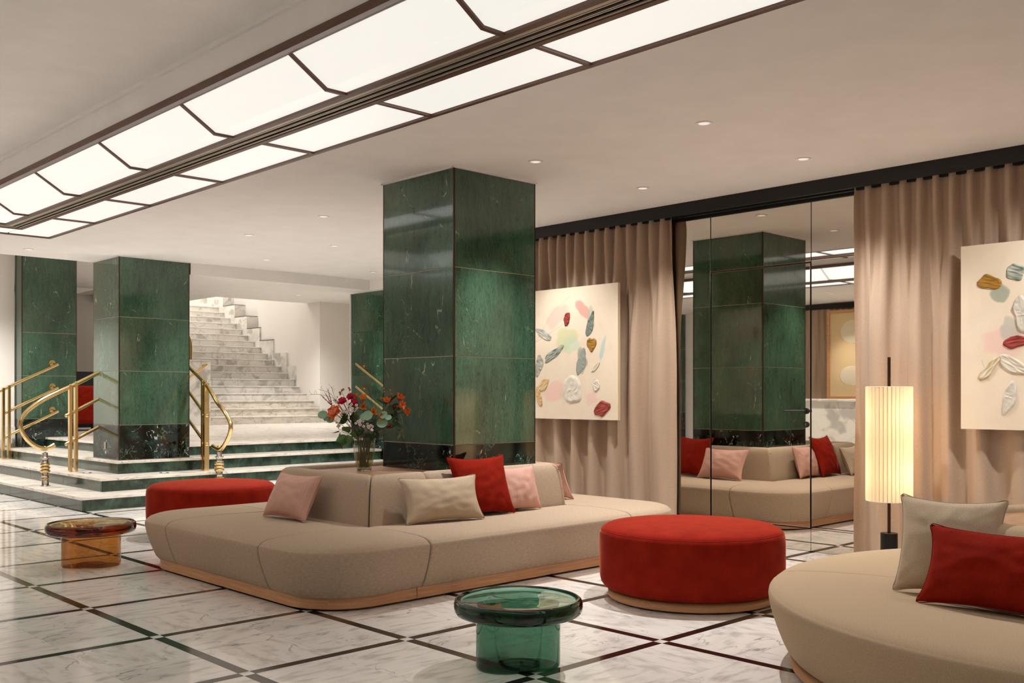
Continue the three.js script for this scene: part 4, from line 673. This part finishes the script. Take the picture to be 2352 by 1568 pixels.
// ---------------------------------------------------------------- across the room, seen in the mirror
{
  const o = thing('reception_counter', 'white marble reception counter reflected in the mirrored wall', 'counter', [-1.35, 0, -7.9]);
  mesh('front_panel', box(0.0, 0.35, 0.08, 1.22, -2.6, 2.4, 0.004, 0.2, 0.4), M.calacatta, o);
  mesh('top', box(-0.3, 0.38, 1.22, 1.26, -2.63, 2.43, 0.004, 0.6, 0.1), M.calacatta, o);
  mesh('kick', box(0.03, 0.33, 0, 0.08, -2.55, 2.35), M.black, o);
  const f = thing('framed_picture', 'oak framed pale picture reflected in the mirrored wall', 'picture', [-2.42, 0, -8.6]);
  const Y0 = 1.25, Y1 = 2.98, Z0 = -1.1, Z1 = 0.55, b = 0.06;
  for (const q of [box(0, 0.04, Y0, Y1, Z0, Z0 + b, 0.003), box(0, 0.04, Y0, Y1, Z1 - b, Z1, 0.003), box(0, 0.04, Y0, Y0 + b, Z0 + b, Z1 - b, 0.003), box(0, 0.04, Y1 - b, Y1, Z0 + b, Z1 - b, 0.003)]) mesh('frame_bar', q, M.oak, f);
  mesh('sheet', box(0.005, 0.015, Y0 + b, Y1 - b, Z0 + b, Z1 - b), S({ color: 0xe2c79a, roughness: 0.9 }), f);
  for (const [y, z, a, c] of [[2.55, -0.55, 0.28, 0xeadcc0], [2.25, -0.2, 0.2, 0xd9d2bc], [1.7, -0.6, 0.24, 0xe9dcc2], [1.55, 0.1, 0.18, 0xcdbb98]]) mesh('paint_patch', new THREE.SphereGeometry(1, 24, 12).scale(0.004, a * 0.8, a).translate(0.016, y, z), S({ color: c, roughness: 0.9 }), f);
  const t = struct('trim_3'); mesh('curtain_fascia', box(-2.60, -2.57, 3.026, HC, -12.5, 2.5, 0.002), M.black, t);
}
curtain('pale curtain reflected across the room in the mirror', -2.60, -12.4, 2.4, 0.012, 3.034, 12, 0.045);
// ---------------------------------------------------------------- vase and bouquet
const VX = 4.64, VY = 0.738, VZ = -6.535;
{
  const o = thing('glass_vase', 'fluted clear glass vase on the sofa table', 'vase', [VX, VY, VZ]);
  const glass = PH({ color: 0xf4f2ec, transmission: 1, thickness: 0, ior: 1.5, roughness: 0.02, side: THREE.DoubleSide });
  const thick = PH({ color: 0xffffff, transmission: 1, thickness: 0.03, ior: 1.5, roughness: 0.01 });
  const p = [[0.052, 0.006], [0.057, 0.02], [0.064, 0.05], [0.074, 0.10], [0.082, 0.16], [0.086, 0.215], [0.087, 0.262]];
  const fl = (a, rad) => rad * (1 + 0.085 * Math.pow(Math.abs(Math.cos(a * 11)), 0.8) - 0.04);
  mesh('body', gridGeo(lin(0, 2 * Math.PI, 176), lin(0, 6, 24), (a, k) => { const i = Math.min(5, Math.floor(k)), f = k - i, rad = fl(a, lerp(p[i][0], p[i + 1][0], f)); return [rad * Math.cos(a), lerp(p[i][1], p[i + 1][1], f), -rad * Math.sin(a)]; }, true), glass, o);
  mesh('inner_wall', lathe(p.map(q => [q[0] - 0.006, q[1] + 0.012]), 48), glass, o);
  mesh('rim', new THREE.TorusGeometry(0.0855, 0.003, 8, 60).rotateX(Math.PI / 2).translate(0, 0.262, 0), glass, o);
  mesh('foot', lathe([[0, 0], [0.050, 0], [0.054, 0.004], [0.055, 0.018], [0, 0.02]], 44), thick, o);
  const w = mesh('water', lathe([[0, 0.022], [0.046, 0.022], [0.055, 0.05], [0.066, 0.10], [0.073, 0.15], [0, 0.15]], 44), PH({ color: 0xdfe2c8, transmission: 1, thickness: 0, ior: 1.33, roughness: 0.0, side: THREE.DoubleSide }), o); w.userData.label = 'clear water';
}
const leafMat = c => PH({ color: c, roughness: 0.6, transmission: 0.15, thickness: 0, side: THREE.DoubleSide });
const F = { stem: S({ color: 0x4e5a2a, roughness: 0.7 }), twig: S({ color: 0x4a3428, roughness: 0.8 }), dark: leafMat(0x2c4a24), leaf: leafMat(0x4c6e34), olive: leafMat(0x74784a), euca: leafMat(0x86a886), rose: leafMat(0xd41a4c), roseDark: leafMat(0x8c0c2c), coral: leafMat(0xff9c70), orange: leafMat(0xf07c30), gold: leafMat(0xf0983a), red: leafMat(0xa01822), white: leafMat(0xece2d6), berry: S({ color: 0xb0702c, roughness: 0.5 }), heart: S({ color: 0x7a2c34, roughness: 0.7 }) };
const cr = Math.cos(0.7653867), sr = Math.sin(0.7653867);
const at = (u, v, w) => [VX + u * cr + w * sr, VY + v, VZ + u * sr - w * cr];    // right, up, away from the viewer at the vase
function flowerThing(name, label, tip, cat = 'flower') {
  const o = thing(name, label, cat, [VX, VY + 0.03, VZ], 0, 'bouquet in the glass vase');
  o.userData.group = 'bouquet in the glass vase'; o.tip = tip; return o;
}
function stem(o, tip, r0 = 0.0028, mat = F.stem) {        // from the bottom of the vase through its mouth
  const a = rnd() * 6.28, q = 0.034, base = [VX - Math.cos(a) * q, VY + 0.03, VZ - Math.sin(a) * q], d = Math.hypot(tip[0] - VX, tip[2] - VZ), k = Math.min(1, 0.06 / (d + 1e-3)), mouth = [VX + (tip[0] - VX) * k, VY + 0.262, VZ + (tip[2] - VZ) * k];
  const midp = [lerp(mouth[0], tip[0], 0.45), lerp(mouth[1], tip[1], 0.55), lerp(mouth[2], tip[2], 0.45)];
  const pts = [base, mouth, midp, tip].map(p => [p[0] - VX, p[1] - VY - 0.03, p[2] - VZ]);
  mesh('stem', tube(pts, r0, 22, 6), mat, o); return pts;
}
const local = p => [p[0] - VX, p[1] - VY - 0.03, p[2] - VZ];
function petal(L, W, curl, cup, N = 6) {                  // grows along +y, faces +z
  return gridGeo(lin(-1, 1, N), lin(0, 1, N + 2), (u, v) => { const w = W * Math.pow(Math.sin(Math.PI * Math.min(1, 0.12 + 0.83 * v)), 0.7), x = u * w / 2, z = cup * W * (u * u) * 0.5 + curl * L * v * v; return [x, L * v * (1 - 0.15 * Math.abs(curl) * v), -z, u, v]; });
}
function orient(g, p, dir, roll = 0) { g.rotateY(roll); g.applyQuaternion(new THREE.Quaternion().setFromUnitVectors(V(0, 1, 0), V(...dir).normalize())); return g.translate(...p); }
function ring(list, n, L, W, tilt, curl, cup, phase, base = 0) { for (let k = 0; k < n; k++) { const g = petal(L, W, curl, cup); g.translate(0, 0, -base); g.rotateX(tilt * rr(0.92, 1.08)); g.rotateY(phase + k * 2 * Math.PI / n + rr(-0.12, 0.12)); list.push(g); } }
function bloomRose(R) { const a = []; ring(a, 3, R * 1.1, R * 0.8, 0.05, -0.25, -0.9, 0, R * 0.12); ring(a, 4, R * 1.15, R * 1.0, -0.12, -0.1, -0.8, 0.5, R * 0.3); ring(a, 5, R * 1.15, R * 1.15, -0.35, 0.05, -0.7, 0.2, R * 0.42); ring(a, 5, R * 1.05, R * 1.2, -0.75, 0.3, -0.5, 0.9, R * 0.45); a.push(new THREE.SphereGeometry(R * 0.45, 10, 8).translate(0, R * 0.45, 0)); return merge(a); }
function bloomLily(R) { const a = []; ring(a, 3, R * 1.75, R * 1.25, -0.42, 0.30, -0.6, 0); ring(a, 3, R * 1.65, R * 1.0, -0.34, 0.26, -0.6, 1.05); return merge(a); }
function leaf(L, W) { return gridGeo(lin(-1, 1, 4), lin(0, 1, 8), (u, v) => { const w = W * Math.sin(Math.PI * Math.pow(v, 0.8)), x = u * w / 2; return [x, L * v, 0.25 * L * v * v - 0.2 * Math.abs(u) * w, u, v]; }); }
const dirOut = (u, v, w = -0.3) => { const p = at(u, v, w), q = at(0, 0, 0); return [p[0] - q[0], p[1] - q[1], p[2] - q[2]]; };
const px = (x, y) => [(x - 836) * 0.00348, (1079 - y) * 0.00348];
const head = (o, geo, mat, tip, dir, name = 'bloom') => mesh(name, orient(geo, local(tip), dir, rnd() * 6), mat, o);
for (const [x, y, R, w, m, l] of [[792, 914, 0.036, -0.10, F.rose, 'open crimson rose, leftmost of the roses'], [806.5, 904, 0.033, -0.02, F.rose, 'topmost crimson rose in the bouquet'], [818, 918, 0.035, -0.08, F.rose, 'crimson rose furthest right beside the orange lilies'], [807, 925, 0.030, 0.0, F.roseDark, 'dark crimson rose tucked below the other roses'], [901, 928, 0.024, 0.06, F.rose, 'magenta rose half hidden at the right among lilies'], [886, 912, 0.018, 0.1, F.rose, 'small magenta bud behind the right orange lilies']]) {
  const [u, v] = px(x, y), t = at(u, v - 0.025, w), o = flowerThing('rose', l, t); stem(o, t); head(o, bloomRose(R), m, t, dirOut(u, 0.35, -0.25));
}
{ const [u, v] = px(777, 937), t = at(u, v - 0.03, -0.16), o = flowerThing('peony', 'large coral peony at the left of the bouquet', t); stem(o, t); head(o, bloomRose(0.054), F.coral, t, dirOut(u, 0.25, -0.35)); head(o, merge((() => { const a = []; ring(a, 6, 0.07, 0.06, -1.2, 0.2, -0.4, 0); return a; })()), F.orange, t, dirOut(u, 0.1, -0.2), 'outer_petals'); }
for (const [x, y, R, w, m, du, dv, l] of [[836, 912, 0.034, -0.08, F.gold, 0.1, 0.5, 'orange lily in the middle top of the bouquet'], [838, 928, 0.032, -0.10, F.gold, 0.05, 0.1, 'orange lily just below the middle top lily'], [815, 906, 0.024, 0.05, F.gold, -0.05, 0.5, 'small yellow-orange lily between the roses'], [862, 940, 0.034, -0.14, F.gold, 0.1, 0.15, 'orange lily low in the middle above the round leaf'], [875, 947, 0.034, -0.12, F.gold, 0.3, 0.0, 'orange lily lowest right of the middle'], [888, 918, 0.034, -0.02, F.orange, 0.1, 0.4, 'orange lily at the top right of the bouquet'], [916, 911, 0.036, -0.02, F.orange, 0.3, 0.5, 'orange lily topmost at the right end'], [918, 925, 0.036, -0.06, F.orange, 0.5, 0.2, 'orange lily in the right end cluster'], [927, 935, 0.034, 0.0, F.orange, 0.6, -0.1, 'drooping orange lily at the far right end'], [895, 966, 0.022, -0.1, F.red, 0.2, -0.3, 'red-orange lily hanging low at the right']]) {
  const [u, v] = px(x, y), t = at(u, v - 0.02, w), o = flowerThing('orange_lily', l, t); stem(o, t, 0.0024); const bl = head(o, bloomLily(R), m, t, dirOut(du, dv, -0.4));
  const st = []; for (let k = 0; k < 5; k++) st.push(orient(new THREE.CylinderGeometry(0.0008, 0.0008, R * 1.3, 4).translate(0, R * 0.65, 0).rotateX(rr(-0.3, 0.3)).rotateZ(rr(-0.3, 0.3)), [0, 0, 0], [0, 1, 0])); head(bl, merge(st), F.heart, t, dirOut(du, dv, -0.4), 'stamens');
}
function waxFlower(R) { const a = []; for (let k = 0; k < 5; k++) a.push(new THREE.CircleGeometry(R * 0.52, 8).rotateX(-Math.PI / 2 + 0.25).translate(0, 0, R * 0.6).rotateY(k * 1.2566)); return merge(a); }
for (const [x, y, sx, sy, n, w, l] of [[772, 914, 9, 9, 9, 0.0, 'sprig of white wax flowers at the upper left'], [818, 935, 14, 9, 16, -0.18, 'sprig of white wax flowers in the bouquet centre'], [797, 946, 7, 8, 8, -0.12, 'sprig of white wax flowers below the coral peony'], [836, 967, 9, 8, 12, -0.2, 'sprig of pinkish wax flowers above the vase rim'], [857, 975, 7, 9, 10, -0.2, 'sprig of pinkish wax flowers low at the right'], [781, 976, 5, 9, 7, -0.08, 'sprig of white wax flowers low at the left']]) {
  const [u, v] = px(x, y), t = at(u, v - 0.02, w), o = flowerThing('wax_flower_sprig', l, t); const end = stem(o, t, 0.0016, F.twig)[3]; const a = [], b = [], c = [];
  for (let k = 0; k < n; k++) { const du = rr(-sx, sx) * 0.00348, dv = rr(-sy, sy) * 0.00348, p = local(at(u + du, v + dv, w + rr(-0.03, 0.03))), d = dirOut(u + rr(-0.3, 0.3), rr(0.0, 0.5), -0.6); a.push(orient(waxFlower(0.0105), p, d, rnd() * 6)); b.push(orient(new THREE.SphereGeometry(0.0042, 8, 6).scale(1, 0.6, 1), p, d)); c.push(rod(end, p, 0.0009, 4)); }
  mesh('blossoms', merge(a), F.white, o); mesh('blossom_hearts', merge(b), F.heart, o); mesh('twiglets', merge(c), F.twig, o);
}
{ const [u, v] = px(765, 930), t = at(u, v, -0.05), o = flowerThing('amaranth_spray', 'dark red feathery spray sticking out at the left', t); stem(o, t, 0.002, F.red); const a = [];
  for (let k = 0; k < 7; k++) { const e = px(lerp(738, 757, k / 6), lerp(903, 916, (k * 3 % 7) / 6)), P = local(at(e[0], e[1] + 0.01 * k, -0.05 + rr(-0.02, 0.02))), Q = local(t); for (let i = 0; i < 9; i++) { const f = 0.15 + 0.85 * i / 8, p = [lerp(Q[0], P[0], f), lerp(Q[1], P[1], f), lerp(Q[2], P[2], f)]; a.push(new THREE.IcosahedronGeometry(rr(0.003, 0.0055) * (1.2 - 0.6 * f), 0).translate(p[0] + rr(-0.003, 0.003), p[1] + rr(-0.003, 0.003), p[2])); } a.push(rod(Q, P, 0.0012, 5)); }
  mesh('feathers', merge(a), F.red, o); }
for (const [x, y, w, list, l] of [[755, 952, -0.14, [[749, 950, 0.040], [766, 961, 0.032], [757, 957, 0.026]], 'pale round eucalyptus leaves at the far left'], [852, 952, -0.22, [[853, 951, 0.042], [846, 953, 0.034]], 'pale round eucalyptus leaf in the middle front'], [884, 966, -0.14, [[883, 968, 0.046], [886, 950, 0.034], [897, 956, 0.026]], 'large round eucalyptus leaves at the right']]) {
  const [u, v] = px(x, y), t = at(u, v, w), o = flowerThing('eucalyptus_stem', l, t, 'foliage'); stem(o, t, 0.002);
  for (const [lx, ly, R] of list) { const [a, b] = px(lx, ly), p = at(a, b, w - 0.01), g = gridGeo(lin(0, 2 * Math.PI, 20), lin(0.02, 1, 4), (q, k) => [R * k * Math.cos(q), 0.12 * R * k * k, R * 0.92 * k * Math.sin(q)], true); mesh('leaf', orient(g, local(p), dirOut(rr(-0.2, 0.2) - 0.1, rr(0.25, 0.5), -0.7), 0), F.euca, o); }
}
for (const [x, y, w, n, L, W, m, l] of [[806, 957, -0.06, 5, 0.10, 0.055, F.dark, 'broad dark green leaves below the roses'], [812, 998, -0.16, 4, 0.11, 0.07, F.leaf, 'broad green leaf drooping over the vase rim at left'], [800, 1005, -0.12, 4, 0.10, 0.06, F.leaf, 'green lobed leaf hanging at the left of the vase'], [786, 988, -0.06, 6, 0.07, 0.02, F.olive, 'small olive leaves at the lower left'], [896, 926, -0.02, 5, 0.11, 0.03, F.dark, 'pointed dark leaves among the right lilies'], [912, 944, 0.0, 6, 0.11, 0.032, F.dark, 'pointed dark leaves below the right lilies'], [908, 966, -0.04, 6, 0.10, 0.028, F.dark, 'dark leaves hanging at the lower right'], [860, 992, -0.06, 6, 0.10, 0.04, F.dark, 'dark leaves filling the middle above the vase'], [838, 985, -0.02, 6, 0.11, 0.045, F.dark, 'shaded leaves at the back of the vase mouth'], [920, 985, 0.04, 5, 0.06, 0.018, F.olive, 'tiny olive leaves at the far lower right'], [828, 960, 0.02, 5, 0.10, 0.04, F.olive, 'olive leaves between the wax flowers']]) {
  const [u, v] = px(x, y), t = at(u, v, w), o = flowerThing('leafy_stem', l, t, 'foliage'); stem(o, t, 0.002);
  for (let k = 0; k < n; k++) { const a = k / n * 2 * Math.PI + rr(-0.4, 0.4), down = y > 980 ? -0.5 : 0.1, p = at(u + rr(-0.02, 0.02), v + rr(-0.03, 0.03), w + rr(-0.03, 0.03)); mesh('leaf', orient(leaf(L * rr(0.75, 1.1), W), local(p), dirOut(Math.cos(a) * 0.9, Math.sin(a) * 0.6 + down, rr(-0.6, 0.1)), rr(-1, 1)), m, o); }
}
for (const [x, y, w, b, l] of [[783, 896, 0.02, [[779, 899], [784, 894], [787, 892], [780, 903]], 'twig of orange berries at the upper left'], [799, 890, 0.04, [[799, 889], [801, 893]], 'tall twig of orange berries above the roses'], [881, 894, 0.04, [[880, 891], [895, 894], [882, 897]], 'twig of orange berries against the column'], [899, 905, 0.02, [[899, 903], [902, 908], [875, 912]], 'twig of green and yellow buds at the right']]) {
  const [u, v] = px(x, y), t = at(u, v, w), o = flowerThing('berry_twig', l, t, 'twig'); const e = stem(o, t, 0.0014, F.twig)[3];
  for (const [bx, by] of b) { const [p, q] = px(bx, by), P = local(at(p, q, w)); mesh('berry', new THREE.SphereGeometry(0.009, 12, 9).translate(...P), F.berry, o); mesh('berry_stalk', rod(e, P, 0.001, 5), F.twig, o); }
}
for (const [path, w, l] of [[[[800, 965], [775, 925], [757, 901], [731, 892]], 0.0, 'bare dark twig bending out at the upper left'], [[[800, 960], [770, 915], [735, 904], [712, 904]], -0.02, 'bare dark twig reaching furthest left'], [[[796, 960], [765, 905], [759, 886]], 0.03, 'bare upright twig at the left'], [[[856, 960], [851, 920], [848, 898]], 0.05, 'dark upright twig in front of the green wall rail'], [[[860, 960], [859, 915], [862, 884]], 0.05, 'tallest dark twig in front of the green wall']]) {
  const P = path.map(q => { const [u, v] = px(...q); return at(u, v, w); }), o = flowerThing('bare_twig', l, P[P.length - 1], 'twig'), m = [VX, VY + 0.27, VZ];
  mesh('stem', tube([[VX + rr(-0.03, 0.03), VY + 0.03, VZ + rr(-0.03, 0.03)], m, ...P].map(local), 0.0013, 36, 5), F.twig, o);
  const e = local(P[P.length - 1]), f = local(P[P.length - 2]); mesh('side_shoots', merge([0.3, 0.55, 0.8].map(k => rod([lerp(f[0], e[0], k), lerp(f[1], e[1], k), lerp(f[2], e[2], k)], [lerp(f[0], e[0], k) + rr(-0.03, 0.03), lerp(f[1], e[1], k) + 0.035, lerp(f[2], e[2], k)], 0.0008, 4))), F.twig, o);
}
// dark twiggy arrangement on the far counter, seen in the mirror
{
  const o = thing('twig_vase', 'dark leafy twigs in a vase reflected beside the door handle', 'plant', [-1.2, 1.26, -9.9]);
  mesh('vase', lathe([[0, 0], [0.06, 0], [0.09, 0.1], [0.07, 0.22], [0.05, 0.25]], 30), M.blackMetal, o);
  for (let k = 0; k < 9; k++) { const a = k * 0.7, e = [0.22 * Math.cos(a), rr(0.45, 0.8), 0.22 * Math.sin(a)]; mesh('twig', tube([[0, 0.1, 0], [e[0] * 0.3, 0.35, e[2] * 0.3], e], 0.005, 10, 5), F.twig, o); for (let i = 0; i < 4; i++) mesh('leaf', orient(leaf(0.07, 0.035), [e[0] * (0.5 + i * 0.14), lerp(0.35, e[1], 0.3 + i * 0.2), e[2] * (0.5 + i * 0.14)], [rr(-1, 1), rr(0, 1), rr(-1, 1)]), F.olive, o); }
}
renderer.render(scene, camera);
